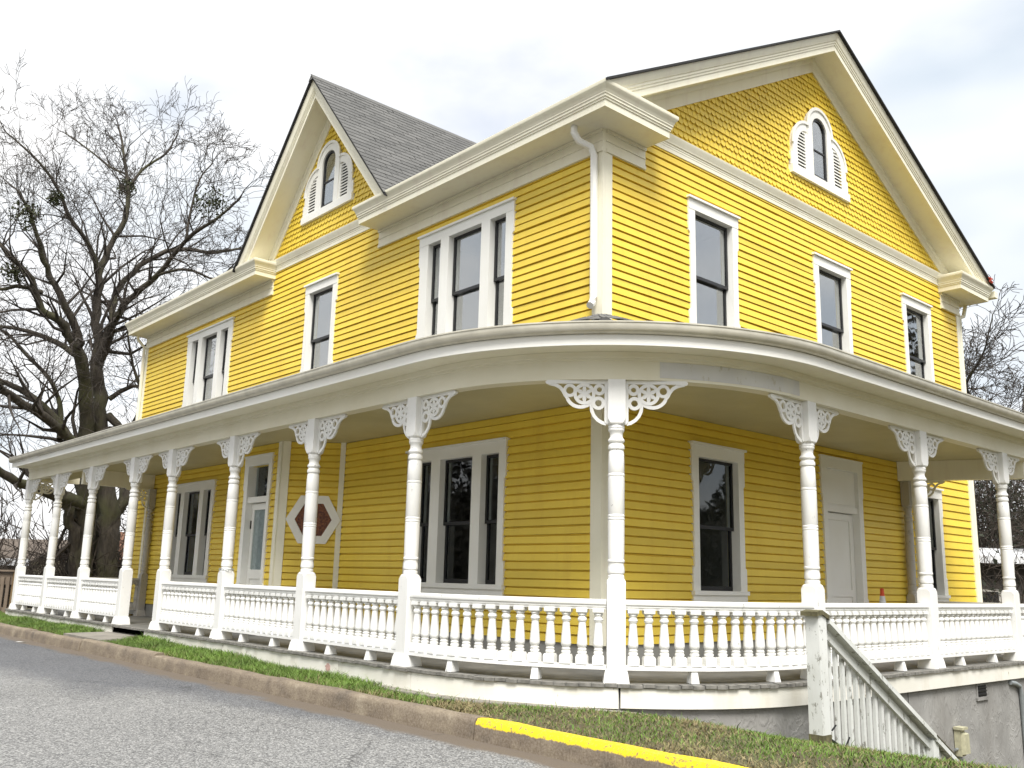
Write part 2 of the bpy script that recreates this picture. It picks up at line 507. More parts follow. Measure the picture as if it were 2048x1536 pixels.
# ------------------------------------------------------------------ mesh helpers
class MB:
    def __init__(s):
        s.v = []
        s.f = []

    def add(s, vs, fs):
        n = len(s.v)
        s.v += [tuple(p) for p in vs]
        s.f += [tuple(i + n for i in f) for f in fs]
        return s

    def box(s, x0, x1, y0, y1, z0, z1):
        return s.add([(x0, y0, z0), (x1, y0, z0), (x1, y1, z0), (x0, y1, z0), (x0, y0, z1), (x1, y0, z1), (x1, y1, z1), (x0, y1, z1)],
                     [(0, 3, 2, 1), (4, 5, 6, 7), (0, 1, 5, 4), (1, 2, 6, 5), (2, 3, 7, 6), (3, 0, 4, 7)])

    def poly(s, pts, y0, y1):
        """polygon in the XZ plane, extruded from y0 to y1"""
        n = len(pts)
        return s.add([(x, y0, z) for x, z in pts] + [(x, y1, z) for x, z in pts],
                     [tuple(range(n)), tuple(range(2 * n - 1, n - 1, -1))] + [(i, i + n, (i + 1) % n + n, (i + 1) % n) for i in range(n)])

    def strip(s, A, B, y0, y1, closed=False):
        """band between two polylines in the XZ plane, extruded"""
        n = len(A)
        vs = [(x, y0, z) for x, z in A] + [(x, y0, z) for x, z in B] + [(x, y1, z) for x, z in A] + [(x, y1, z) for x, z in B]
        fs = []
        for i in range(n if closed else n - 1):
            j = (i + 1) % n
            fs += [(i, j, n + j, n + i), (2 * n + i, 3 * n + i, 3 * n + j, 2 * n + j), (i, 2 * n + i, 2 * n + j, j), (n + i, n + j, 3 * n + j, 3 * n + i)]
        if not closed:
            for i in (0, n - 1):
                fs.append((i, n + i, 3 * n + i, 2 * n + i))
        return s.add(vs, fs)

    def line(s, pts, w, y0, y1, closed=False):
        """a polyline in XZ given the width w"""
        n = len(pts)
        A, B = [], []
        for i in range(n):
            if closed:
                a, b = pts[i - 1], pts[(i + 1) % n]
            else:
                a, b = pts[max(i - 1, 0)], pts[min(i + 1, n - 1)]
            dx, dz = b[0] - a[0], b[1] - a[1]
            l = math.hypot(dx, dz) or 1
            nx, nz = -dz / l * w / 2, dx / l * w / 2
            A.append((pts[i][0] + nx, pts[i][1] + nz))
            B.append((pts[i][0] - nx, pts[i][1] - nz))
        return s.strip(A, B, y0, y1, closed)

    def lathe(s, prof, n=20, c=(0, 0, 0), rot=0.0):
        vs, fs = [], []
        for r, z in prof:
            for k in range(n):
                a = rot + 2 * math.pi * k / n
                vs.append((c[0] + r * math.cos(a), c[1] + r * math.sin(a), c[2] + z))
        for i in range(len(prof) - 1):
            for k in range(n):
                k2 = (k + 1) % n
                fs.append((i * n + k, i * n + k2, (i + 1) * n + k2, (i + 1) * n + k))
        fs.append(tuple(range(n - 1, -1, -1)))
        m = (len(prof) - 1) * n
        fs.append(tuple(range(m, m + n)))
        return s.add(vs, fs)

    def tube(s, pts, rad, n=8):
        vs, fs = [], []
        pts = [Vector(p) for p in pts]
        up_ = Vector((0.31, 0.17, 0.93)).normalized()
        for i, p in enumerate(pts):
            d = (pts[min(i + 1, len(pts) - 1)] - pts[max(i - 1, 0)]).normalized()
            a = d.cross(up_)
            if a.length < 0.05:
                a = d.cross(Vector((1, 0, 0)))
            a.normalize()
            b = d.cross(a)
            r = rad[i] if hasattr(rad, '__len__') else rad
            for k in range(n):
                t = 2 * math.pi * k / n
                vs.append(tuple(p + a * (r * math.cos(t)) + b * (r * math.sin(t))))
        for i in range(len(pts) - 1):
            for k in range(n):
                k2 = (k + 1) % n
                fs.append((i * n + k, i * n + k2, (i + 1) * n + k2, (i + 1) * n + k))
        fs.append(tuple(range(n - 1, -1, -1)))
        m = (len(pts) - 1) * n
        fs.append(tuple(range(m, m + n)))
        return s.add(vs, fs)

    def sweep(s, path, prof, closed_prof=True, cap=True):
        """profile (out, z) along a plan path; out is to the right of travel"""
        P = [Vector((p[0], p[1])) for p in path]
        n = len(P)
        vs, fs = [], []
        for i in range(n):
            ns = []
            if i > 0:
                d = (P[i] - P[i - 1]).normalized()
                ns.append(Vector((d.y, -d.x)))
            if i < n - 1:
                d = (P[i + 1] - P[i]).normalized()
                ns.append(Vector((d.y, -d.x)))
            if len(ns) == 2:
                k = 1 + ns[0].dot(ns[1])
                nn = (ns[0] + ns[1]) / max(k, 0.2)
            else:
                nn = ns[0]
            for o, z in prof:
                q = P[i] + nn * o
                vs.append((q.x, q.y, z))
        m = len(prof)
        for i in range(n - 1):
            for k in range(m if closed_prof else m - 1):
                k2 = (k + 1) % m
                fs.append((i * m + k, (i + 1) * m + k, (i + 1) * m + k2, i * m + k2))
        if cap and closed_prof:
            fs.append(tuple(range(m)))
            fs.append(tuple(range((n - 1) * m + m - 1, (n - 1) * m - 1, -1)))
        return s.add(vs, fs)

    def mesh(s, name, mat, smooth=None):
        me = bpy.data.meshes.new(name)
        me.from_pydata(s.v, [], s.f)
        bm = bmesh.new()
        bm.from_mesh(me)
        bmesh.ops.recalc_face_normals(bm, faces=bm.faces)
        bm.to_mesh(me)
        bm.free()
        me.materials.append(mat)
        if smooth:
            me.polygons.foreach_set('use_smooth', [True] * len(me.polygons))
            me.set_sharp_from_angle(angle=R(smooth))
        return me


def tag(o, label=None, cat=None, group=None, kind=None):
    if label:
        o['label'] = label
    if cat:
        o['category'] = cat
    if group:
        o['group'] = group
    if kind:
        o['kind'] = kind
    return o


def link(name, me, parent=None, loc=(0, 0, 0), rz=0.0, scale=None):
    o = bpy.data.objects.new(name, me)
    COL.objects.link(o)
    o.location = loc
    o.rotation_euler = (0, 0, rz)
    if scale:
        o.scale = scale
    if parent:
        o.parent = parent
    return o


def obj(name, mb, mat, parent=None, loc=(0, 0, 0), rz=0.0, smooth=None):
    return link(name, mb.mesh(name, M[mat] if isinstance(mat, str) else mat, smooth), parent, loc, rz)


def empty(name, loc=(0, 0, 0), rz=0.0, parent=None):
    o = link(name, None, parent, loc, rz)
    o.empty_display_size = 0.2
    return o


def np_mesh(name, verts, faces, mat, attr=None):
    """verts (n,3), faces (m,k) of one size"""
    me = bpy.data.meshes.new(name)
    nv, (nf, k) = len(verts), faces.shape
    me.vertices.add(nv)
    me.vertices.foreach_set('co', np.asarray(verts, np.float32).ravel())
    me.loops.add(nf * k)
    me.loops.foreach_set('vertex_index', faces.astype(np.int32).ravel())
    me.polygons.add(nf)
    me.polygons.foreach_set('loop_start', np.arange(0, nf * k, k, dtype=np.int32))
    me.polygons.foreach_set('loop_total', np.full(nf, k, np.int32))
    me.update(calc_edges=True)
    me.materials.append(mat)
    if attr is not None:
        a = me.attributes.new(attr[0], 'FLOAT', 'POINT')
        a.data.foreach_set('value', np.asarray(attr[1], np.float32))
    return me


def arc(cx, cz, r, a0, a1, n=10, rz=None):
    rz = rz or r
    return [(cx + r * math.cos(R(a0 + (a1 - a0) * i / n)), cz + rz * math.sin(R(a0 + (a1 - a0) * i / n))) for i in range(n + 1)]


# ------------------------------------------------------------------ terrain
def smooth(a, b, x):
    t = np.clip((x - a) / (b - a), 0, 1)
    return t * t * (3 - 2 * t)


def ground_z(x, y):
    x = np.asarray(x, float)
    y = np.asarray(y, float)
    end = np.interp(x, [-40, -17, -8, -4, -2, 0.1], [-0.16, -0.15, -0.125, -0.19, -0.215, -0.225])
    fr = -0.195 + (end + 0.195) * smooth(-2.45, -1.75, y)
    side = np.interp(y, [-2.45, -1.4, -0.87, -0.5, -0.2, 0.3, 1.06, 3, 6, 10, 20, 45],
                     [-0.195, -0.215, -0.245, -0.305, -0.37, -0.465, -0.61, -1.0, -1.6, -2.2, -3.0, -3.6])
    lo = -0.5 - 11 * smooth(4, 11, y)
    k = smooth(lo, lo + 1.5 + 9 * smooth(4, 11, y), x)
    z = fr * (1 - k) + side * k
    z = z - 1.3 * smooth(-21, -30, x) * smooth(-4, 3, y)
    z = np.where(y < -2.5, -0.45, z)
    z = np.where(y < -13.0, -0.25, z)
    return z


def axis_pts(lo, hi, f0, f1, step, far=1.35):
    a = list(np.arange(f0, f1 + 1e-6, step))
    d = step
    p = f0
    while p > lo:
        d *= far
        p -= d
        a.insert(0, p)
    d = step
    p = f1
    while p < hi:
        d *= far
        p += d
        a.append(p)
    return np.array(a)


gx = axis_pts(-700, 700, -18, 7, 0.2)
gy = axis_pts(-700, 700, -2.5, 4, 0.1)
GX, GY = np.meshgrid(gx, gy, indexing='ij')
GZ = ground_z(GX, GY) + 0.012 * np.sin(GX * 2.1 + 1.3 * np.sin(GY * 1.7)) * ((GY > -2.4) & (GY < 4))
idx = np.arange(GX.size).reshape(GX.shape)
fq = np.stack([idx[:-1, :-1], idx[1:, :-1], idx[1:, 1:], idx[:-1, 1:]], -1).reshape(-1, 4)
tag(link('ground', np_mesh('ground', np.stack([GX, GY, GZ], -1).reshape(-1, 3), fq, M['ground'])), kind='structure')

mb = MB()
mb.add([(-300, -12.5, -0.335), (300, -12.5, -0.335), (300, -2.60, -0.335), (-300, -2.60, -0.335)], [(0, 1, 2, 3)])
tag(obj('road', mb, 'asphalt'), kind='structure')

# kerb made of cast lengths
kerb = tag(empty('kerb', (0, -2.55, -0.35)), 'long stained concrete kerb between the lawn strip and the road', 'kerb')
kprof = [(-2.455, -0.42), (-2.455, -0.185), (-2.475, -0.172), (-2.56, -0.170), (-2.585, -0.176), (-2.602, -0.192), (-2.612, -0.225), (-2.632, -0.42)]


def kerb_len(x0, x1, dz, dy, mat):
    nx = max(2, int((x1 - x0) / 0.35))
    vs, fs = [], []
    k = len(kprof)
    for i in range(nx + 1):
        x = x0 + (x1 - x0) * i / nx
        for j, (y, z) in enumerate(kprof):
            w = 0.006 if 1 <= j <= 6 else 0
            vs.append((x, y + 2.55 + dy + random.uniform(-w, w), z + 0.35 + dz + random.uniform(-w, w)))
    for i in range(nx):
        for j in range(k):
            j2 = (j + 1) % k
            fs.append((i * k + j, (i + 1) * k + j, (i + 1) * k + j2, i * k + j2))
    fs += [tuple(range(k)), tuple(range(nx * k + k - 1, nx * k - 1, -1))]
    m = MB()
    m.add(vs, fs)
    return obj('kerb_block', m, mat, kerb, smooth=40)


ends = [-60, -48, -38, -30, -24, -19.5, -15.4, -11.4, -8.6, -5.64, -2.36, 1.07]
for i in range(len(ends) - 1):
    kerb_len(ends[i] + 0.006, ends[i + 1] - 0.006, 0.02 if ends[i + 1] == -5.64 else random.uniform(-0.006, 0.006),
             0.012 if ends[i + 1] == -5.64 else random.uniform(-0.006, 0.006), 'kerb')
for a, b in ((1.08, 4.4), (4.42, 7.9), (7.92, 12)):
    o = kerb_len(a, b, 0.0, 0.0, 'kerb_yellow')
    o['label'] = 'yellow painted kerb length'
# walkway slab to the porch opening and the thin concrete apron round the corner
mb = MB()
mb.add([(-10.0, -2.452, -0.142), (-8.25, -2.452, -0.142), (-8.2, -1.66, -0.118), (-9.85, -1.66, -0.118),
        (-10.0, -2.452, -0.26), (-8.25, -2.452, -0.26), (-8.2, -1.66, -0.26), (-9.85, -1.66, -0.26)],
       [(0, 1, 2, 3), (7, 6, 5, 4), (0, 4, 5, 1), (1, 5, 6, 2), (2, 6, 7, 3), (3, 7, 4, 0)])
tag(obj('walkway', mb, 'slab'), kind='structure')

# grass ------------------------------------------------------------
def grass():
    pts = []
    n = 52000
    x = rng.uniform(-20, 0.9, n)
    y = rng.uniform(-2.46, -1.66, n)
    keep = ~((x > -10.02) & (x < -8.2))
    keep &= ~((y > -2.0) & (x > -1.5) & (rng.random(n) < 0.75))
    pts.append(np.stack([x, y], -1)[keep])
    n = 62000
    x = rng.uniform(0.5, 6.0, n)
    y = rng.uniform(-2.46, 3.4, n)
    rr = np.hypot(x + 0.94, y - 1.085)
    keep = ~((rr < 2.98) & (y < 1.1)) & ~((y >= 1.1) & (x < 2.0))
    pts.append(np.stack([x, y], -1)[keep])
    P = np.concatenate(pts)
    n = len(P)
    x, y = P[:, 0], P[:, 1]
    pn = np.sin(x * 1.9 + 1.0) * np.sin(y * 2.7 + x * 0.6) + 0.6 * np.sin(x * 5.1 + y * 3.0)
    # straw along the kerb towards the corner, green clumps elsewhere
    dry = np.clip(0.10 + 0.72 * smooth(-2.5, 1.5, x) + (0.10 + 0.18 * smooth(-3, 0, x)) * pn - 0.30 * smooth(-2.3, -1.6, y) + 0.15 * smooth(-2.0, -2.45, y), 0.03, 0.97)
    tint = np.where(rng.random(n) < dry, rng.uniform(0.7, 1.0, n), rng.uniform(0.0, 0.28, n))
    h = rng.uniform(0.025, 0.065, n) * (1.0 - 0.35 * (tint > 0.6)) * (1 + 0.35 * (pn > 0.5))
    h = h * (1 - 0.35 * smooth(-1.5, 1.0, x))
    h = np.where(rng.random(n) < 0.02, h * 1.7, h)
    z = ground_z(x, y) + 0.012 * np.sin(x * 2.1 + 1.3 * np.sin(y * 1.7)) - 0.004
    a = rng.uniform(0, 2 * np.pi, n)
    wv = np.stack([np.cos(a), np.sin(a), np.zeros(n)], -1) * (rng.uniform(0.0025, 0.005, n))[:, None]
    l = rng.uniform(0, 2 * np.pi, n)
    lean = np.stack([np.cos(l), np.sin(l), np.zeros(n)], -1) * (h * rng.uniform(0.2, 1.3, n) * (1 + 0.8 * (tint > 0.6)))[:, None]
    b = np.stack([x, y, z], -1)
    mid = b + lean * 0.35 + np.stack([np.zeros(n), np.zeros(n), h * 0.6], -1)
    tip = b + lean + np.stack([np.zeros(n), np.zeros(n), h], -1)
    V = np.stack([b - wv, b + wv, mid + wv * 0.8, mid - wv * 0.8, tip + wv * 0.15, tip - wv * 0.15], 1).reshape(-1, 3)
    k = np.arange(n)[:, None] * 6
    F = np.concatenate([k + np.array([0, 1, 2, 3]), k + np.array([3, 2, 4, 5])])
    me = np_mesh('grass', V, F, M['grass'], ('tint', np.repeat(tint, 6)))
    tag(link('grass', me), 'short winter grass on the strip between kerb and porch', 'grass', kind='stuff')


grass()

# ------------------------------------------------------------------ house
house = tag(empty('house', (0, 0, 0)), 'large yellow clapboard two-storey Victorian house with shingled gables', 'house')
RZ = R(90)


def walls_with_holes(u0, u1, z0, z1, holes, y0=0.0, y1=0.16):
    """wall slab in the local frame (X along the wall, -Y outwards) with rectangular openings"""
    m = MB()
    zs = sorted({z0, z1} | {min(max(z, z0), z1) for h in holes for z in (h[2], h[3])})
    for a, b in zip(zs[:-1], zs[1:]):
        if b - a < 1e-6:
            continue
        cut = sorted([(h[0], h[1]) for h in holes if h[2] < (a + b) / 2 < h[3]])
        c = u0
        for p, q in cut:
            if p > c:
                m.box(c, p, y0, y1, a, b)
            c = max(c, q)
        if c < u1:
            m.box(c, u1, y0, y1, a, b)
    return m


# one clapboard: drop siding, flat face, hollowed top edge that tucks under the next board; unit length along X
def board_mesh(name, pitch, d0, d1):
    pr = [(0.0, 0.0), (-d0, 0.0), (-d0 * 0.97, 0.004), (-d1, pitch * 0.80), (-d1 * 0.35, pitch * 0.87), (-d1 * 0.25, pitch), (0.0, pitch)]
    m = MB()
    n = len(pr)
    m.add([(0, y, z) for y, z in pr] + [(1, y, z) for y, z in pr],
          [tuple(range(n)), tuple(range(2 * n - 1, n - 1, -1))] + [(i, i + n, (i + 1) % n + n, (i + 1) % n) for i in range(n)])
    return m.mesh(name, M['yellow'])


CLAP = board_mesh('clapboard', 0.1, 0.042, 0.031)
CLAPW = board_mesh('clapboard_wide', 0.13, 0.034, 0.022)


def siding(parent, u0, u1, z0, z1, holes, pitch=0.1, me=CLAP, splits=None, loc=(0, 0, 0), rz=0.0):
    n = int(round((z1 - z0) / pitch))
    for i in range(n):
        z = z0 + i * pitch
        cut = sorted([(h[0], h[1]) for h in holes if h[2] < z + pitch - 0.004 and h[3] > z + 0.004])
        c = u0
        segs = []
        for p, q in cut + [(u1, u1)]:
            if p - c > 0.02:
                segs.append((c, p))
            c = max(c, q)
        for a, b in segs:
            parts = [(a, b)]
            if b - a > 5.5:
                s = a + (b - a) * random.uniform(0.35, 0.65)
                parts = [(a, s - 0.0012), (s + 0.0012, b)]
            for p, q in parts:
                o = bpy.data.objects.new('clapboard', me)
                COL.objects.link(o)
                o.parent = parent
                o.location = (p, random.uniform(-0.003, 0.002), z + random.uniform(-0.004, 0.004))
                o.rotation_euler = (0, random.uniform(-1, 1) * min(0.002, 0.005 / max(q - p, 0.5)), 0)
                o.scale = (q - p, 1, 1)


FW_L, W_R = -14.35, 9.70
ZB, ZC, ZF = 0.25, 2.94, 5.96           # siding bottom, porch ceiling, frieze bottom

# openings: name, u0, u1, sill bottom, casing top, sash bottom, sash top, bays
front_w = [('w1', -3.61, -1.52, 3.96, 5.82, 4.07, 5.67, [(-3.39, -3.09), (-2.90, -2.18), (-2.00, -1.68)]),
           ('w2', -6.955, -5.91, 3.96, 5.82, 4.07, 5.67, [(-6.82, -6.045)]),
           ('w3', -11.93, -9.78, 3.96, 5.82, 4.07, 5.67, [(-11.70, -11.38), (-11.19, -10.48), (-10.30, -9.98)]),
           ('l1', -3.65, -1.555, 0.74, 2.64, 0.86, 2.48, [(-3.42, -3.09), (-2.89, -2.21), (-2.03, -1.69)]),
           ('l2', -12.05, -9.94, 0.74, 2.64, 0.86, 2.48, [(-11.82, -11.50), (-11.31, -10.60), (-10.42, -10.10)])]
right_w = [('r1', 1.575, 2.67, 3.96, 5.875, 4.07, 5.72, [(1.71, 2.535)]),
           ('r2', 4.62, 5.705, 3.96, 5.875, 4.07, 5.72, [(4.755, 5.57)]),
           ('r3', 7.44, 8.515, 3.96, 5.875, 4.07, 5.72, [(7.575, 8.38)]),
           ('l3', 1.565, 2.665, 0.74, 2.635, 0.85, 2.475, [(1.70, 2.53)]),
           ('l4', 7.40, 8.44, 0.74, 2.60, 0.85, 2.44, [(7.535, 8.305)])]


def hole_of(w):
    return (w[1] + 0.10, w[2] - 0.10, w[3] + 0.05, w[4] - 0.11)


door_hole_r = (4.66, 5.65, 0.0, 2.68)
vest_hole = (-7.75, -5.45, 0.0, ZC - 0.01)
fh = [hole_of(w) for w in front_w] + [vest_hole]
rh = [hole_of(w) for w in right_w] + [door_hole_r]

front_wall = obj('front_wall', walls_with_holes(FW_L, 0.0, 0.0, 6.6, fh), 'yellow_plain', house)
side_wall = obj('side_wall', walls_with_holes(0.0, W_R, -0.3, 6.6, rh), 'yellow_plain', house, rz=RZ)
side_wall['label'] = 'gable end wall with three upper windows'
fhs = [(h[0], h[1], h[2], h[3]) for h in fh[:-1]]
siding(front_wall, FW_L + 0.1, -0.1, ZB, ZC + 0.01, fhs[3:] + [(-7.98, -5.36, 0, 3)])
siding(front_wall, FW_L + 0.1, -0.1, 3.85, 6.45, fhs[:3])
siding(side_wall, 0.1, 7.2, ZB, ZC + 0.01, [rh[3], (4.66, 5.65, 0, 2.7)])
siding(side_wall, 7.3, W_R - 0.08, 0.2, 3.45, [rh[4]], 0.13, CLAPW)
siding(side_wall, 0.1, W_R - 0.08, 3.85, 6.45, rh[:3])
# closed back and left walls, base strips
obj('rear_wall', MB().box(FW_L, -0.2, W_R - 0.16, W_R, -0.3, 6.6), 'yellow_plain', house)
obj('end_wall', MB().box(FW_L, FW_L + 0.16, 0.17, W_R - 0.17, -0.3, 6.6), 'yellow_plain', house)
obj('base_strip', MB().box(FW_L, -0.001, -0.016, -0.001, 0.0, ZB + 0.004), 'base_grey', house)
obj('base_strip', MB().box(0.0, W_R, -0.016, -0.001, 0.0, ZB + 0.004), 'base_grey', house, rz=RZ)
# rooms behind the windows
mb = MB()
mb.box(FW_L + 0.2, -0.2, 0.2, W_R - 0.2, 3.0, 3.3).box(FW_L + 0.2, -0.2, 0.2, W_R - 0.2, 6.2, 6.4).box(FW_L + 0.2, -0.2, 0.2, W_R - 0.2, -0.2, 0.0)
obj('floor', mb, 'inside', house)
mb = MB()
mb.box(FW_L + 0.2, -3.6, 3.6, 3.7, 0.0, 6.2).box(-3.7, -3.6, 3.72, W_R - 0.2, 0.0, 6.2).box(-8.7, -8.6, 0.2, 3.6, 0.0, 6.2).box(-4.5, -4.4, 0.2, 3.6, 3.3, 6.2).box(-3.58, -0.2, 3.72, 3.8, 0.0, 6.2).box(-3.58, -0.2, 6.5, 6.6, 0, 6.2)
obj('partition', mb, 'inside', house)


def make_window(w, frame_rz, cap=True):
    nm, u0, u1, z0, z1, s0, s1, bays = w
    hu0, hu1, hz0, hz1 = hole_of(w)
    m = MB()
    zm1, zm2 = s0 + (s1 - s0) * 0.18, s0 + (s1 - s0) * 0.80
    for side, (o, i) in enumerate(((u0, bays[0][0]), (u1, bays[-1][1]))):
        sg = 1 if side == 0 else -1
        e = 0.028 * sg
        pts = [(i, s0), (i, s1), (o, s1), (o, zm2 + 0.03), (o + e, zm2), (o + e, zm1), (o, zm1 - 0.03), (o, s0)]
        m.poly(pts, -0.058, 0.0)
    m.box(u0, u1, -0.062, 0.0, s1 + 0.0005, z1 - 0.012)
    m.box(u0 - 0.02, u1 + 0.02, -0.092, 0.0, z1 - 0.0118, z1 + 0.018)
    m.box(u0 - 0.012, u1 + 0.012, -0.086, 0.0, z0 + 0.06, s0 - 0.0005)
    m.box(u0, u1, -0.06, 0.0, z0 - 0.02, z0 + 0.0595)
    for a, b in zip(bays[:-1], bays[1:]):
        m.box(a[1], b[0], -0.062, 0.13, s0, s1)
    # reveals
    m.box(hu0 - 0.01, bays[0][0], 0.0005, 0.13, s0, s1)
    m.box(bays[-1][1], hu1 + 0.01, 0.0005, 0.13, s0, s1)
    m.box(hu0, hu1, 0.0005, 0.13, s1 + 0.0005, hz1 + 0.01)
    m.box(hu0, hu1, 0.0005, 0.13, hz0 - 0.01, s0 - 0.0005)
    win = obj('window', m, 'white_trim', house, rz=frame_rz)
    zm = s0 + (s1 - s0) * 0.475
    for a, b in bays:
        for (za, zb, y) in ((zm - 0.02, s1, 0.03), (s0, zm + 0.02, 0.068)):
            f = 0.036
            lo = 0.055 if y > 0.05 else 0.042
            sm = MB()
            sm.box(a, a + f, y, y + 0.034, za, zb).box(b - f, b, y, y + 0.034, za, zb)
            sm.box(a + f, b - f, y, y + 0.034, za, za + lo).box(a + f, b - f, y, y + 0.034, zb - f, zb)
            obj('sash', sm, 'black', win)
            obj('pane', MB().box(a + f, b - f, y + 0.014, y + 0.018, za + lo, zb - f), 'glass' if s0 > 3 else 'glass_old', win)
    return win


LAB = {'w1': 'upper triple window nearest the corner downspout', 'w2': 'narrow upper window below the front gable', 'w3': 'upper triple window at the far left end',
       'l1': 'porch triple window nearest the corner', 'l2': 'porch triple window left of the entrance door', 'r1': 'upper gable-end window nearest the corner',
       'r2': 'middle upper window of the gable end', 'r3': 'upper gable-end window furthest from the corner', 'l3': 'tall porch window on the gable end',
       'l4': 'ground floor window beyond the porch'}
for w in front_w:
    make_window(w, 0.0)['label'] = LAB[w[0]]
for w in right_w:
    make_window(w, RZ)['label'] = LAB[w[0]]

# corner boards
def corner_board(x0, x1, y0, y1, z0, z1, rz=0.0):
    obj('corner_board', MB().box(x0, x1, y0, y1, z0, z1), 'cream', house, rz=rz)


corner_board(-0.115, 0.05, -0.05, 0.0, 3.85, ZF + 0.02)
corner_board(0.0005, 0.115, -0.0505, 0.0, 3.85, ZF + 0.02, RZ)
corner_board(-0.115, 0.05, -0.05, 0.0, ZB, ZC)
corner_board(0.0005, 0.115, -0.0505, 0.0, ZB, ZC, RZ)
corner_board(FW_L - 0.036, FW_L + 0.115, -0.05, 0.0, ZB, ZF + 0.02)
corner_board(W_R - 0.10, W_R + 0.036, -0.05, 0.0, ZB - 0.1, ZF + 0.02, RZ)
corner_board(-13.42, -13.32, -0.05, 0.0, ZB, ZC)
corner_board(7.2, 7.31, -0.05, 0.0, ZB - 0.1, ZC, RZ)

# frieze boards under the eaves
def frieze(x0, x1, rz, y=-0.056):
    m = MB()
    m.box(x0, x1, y, 0, ZF, ZF + 0.30)
    m.box(x0 + 0.002, x1 - 0.002, y - 0.012, y - 0.0005, ZF + 0.14, ZF + 0.156)
    m.box(x0 + 0.002, x1 - 0.002, y - 0.014, y - 0.0005, ZF + 0.002, ZF + 0.05)
    m.box(x0 + 0.002, x1 - 0.002, y - 0.024, y - 0.0005, ZF + 0.25, ZF + 0.288)
    obj('frieze_board', m, 'cream', house, rz=rz)


frieze(FW_L - 0.04, -8.22, 0)
frieze(-4.73, 0.0565, 0)
frieze(0.0005, 0.72, RZ, -0.0555)
frieze(8.98, W_R + 0.04, RZ)

# boxed cornice with crown moulding
CORN = [(-0.02, 6.252), (0.44, 6.252), (0.44, 6.335), (0.452, 6.338), (0.452, 6.362), (0.464, 6.365), (0.464, 6.388), (0.474, 6.40), (0.474, 6.416),
        (0.482, 6.43), (0.494, 6.462), (0.516, 6.486), (0.522, 6.50), (0.522, 6.535), (0.50, 6.548), (-0.02, 6.56)]


def cornice(path, name='cornice'):
    obj(name, MB().sweep(path, CORN), 'cream', house, smooth=25)


cornice([(-4.29, 0.15), (-4.29, 0.0), (0.0, 0.0), (0.0, 0.28), (-0.15, 0.28)])
cornice([(FW_L + 0.27, 0.15), (FW_L + 0.27, 0.0), (-8.62, 0.0), (-8.62, 0.15)])
cornice([(-0.15, 9.38), (0.0, 9.38), (0.0, W_R), (-0.15, W_R)])
# belt course across the foot of each gable
BELT = [(0.0, 6.375), (0.048, 6.375), (0.048, 6.425), (0.052, 6.43), (0.052, 6.455), (0.058, 6.46), (0.058, 6.482), (0.07, 6.49), (0.075, 6.52), (0.10, 6.56), (0.105, 6.60), (0.0, 6.615)]
obj('belt_course', MB().sweep([(-8.62, 0), (-4.29, 0)], BELT), 'cream', house, smooth=25)
obj('belt_course', MB().sweep([(0, 0.28), (0, 9.38)], BELT), 'cream', house, smooth=25)

# ---- roofs
SL = 0.556
YR, ZR = 4.85, 9.52               # main ridge
XR0, XR1 = -14.6, 0.52
mb = MB()
for sg in (-1, 1):
    ye = YR + sg * (YR + 0.52)
    ze = ZR - SL * (YR + 0.52)
    pts = [(YR, ZR), (ye, ze), (ye, ze - 0.03), (YR, ZR - 0.03)]
    runs = [(XR0, XR1 + 0.03)]
    if sg < 0:      # the eave strip stops either side of the front gable
        ym = 0.12
        zm_ = ZR - SL * (YR - ym)
        for xa, xb in ((XR0, -8.6), (-4.25, XR1 + 0.03)):
            q = [(ym, zm_), (ye, ze), (ye, ze - 0.03), (ym, zm_ - 0.03)]
            mb.add([(xa, y, z) for y, z in q] + [(xb, y, z) for y, z in q],
                   [(0, 1, 2, 3), (7, 6, 5, 4)] + [(i, i + 4, (i + 1) % 4 + 4, (i + 1) % 4) for i in range(4)])
        pts = [(YR, ZR), (ym + 0.001, zm_), (ym + 0.001, zm_ - 0.03), (YR, ZR - 0.03)]
    mb.add([(XR0, y, z) for y, z in pts] + [(XR1 + 0.03, y, z) for y, z in pts],
           [(0, 1, 2, 3), (7, 6, 5, 4)] + [(i, i + 4, (i + 1) % 4 + 4, (i + 1) % 4) for i in range(4)])
main_roof = obj('roof', mb, 'shingle_dark', house)
main_roof['label'] = 'main roof with dark shingle edge'
XG, ZG, SG = -6.41, 9.45, 1.175    # front gable ridge and slope
mb = MB()
yb = YR
for sg in (-1, 1):
    xe = XG + sg * 2.52
    ze = ZG - SG * 2.52
    pts = [(XG, ZG), (xe, ze), (xe, ze - 0.045), (XG, ZG - 0.045)]
    mb.add([(x, -0.545, z) for x, z in pts] + [(x, yb, z) for x, z in pts],
           [(0, 1, 2, 3), (7, 6, 5, 4)] + [(i, i + 4, (i + 1) % 4 + 4, (i + 1) % 4) for i in range(4)])
gable_roof = obj('roof', mb, 'shingle_dark', house)
gable_roof['label'] = 'steep roof of the front gable'
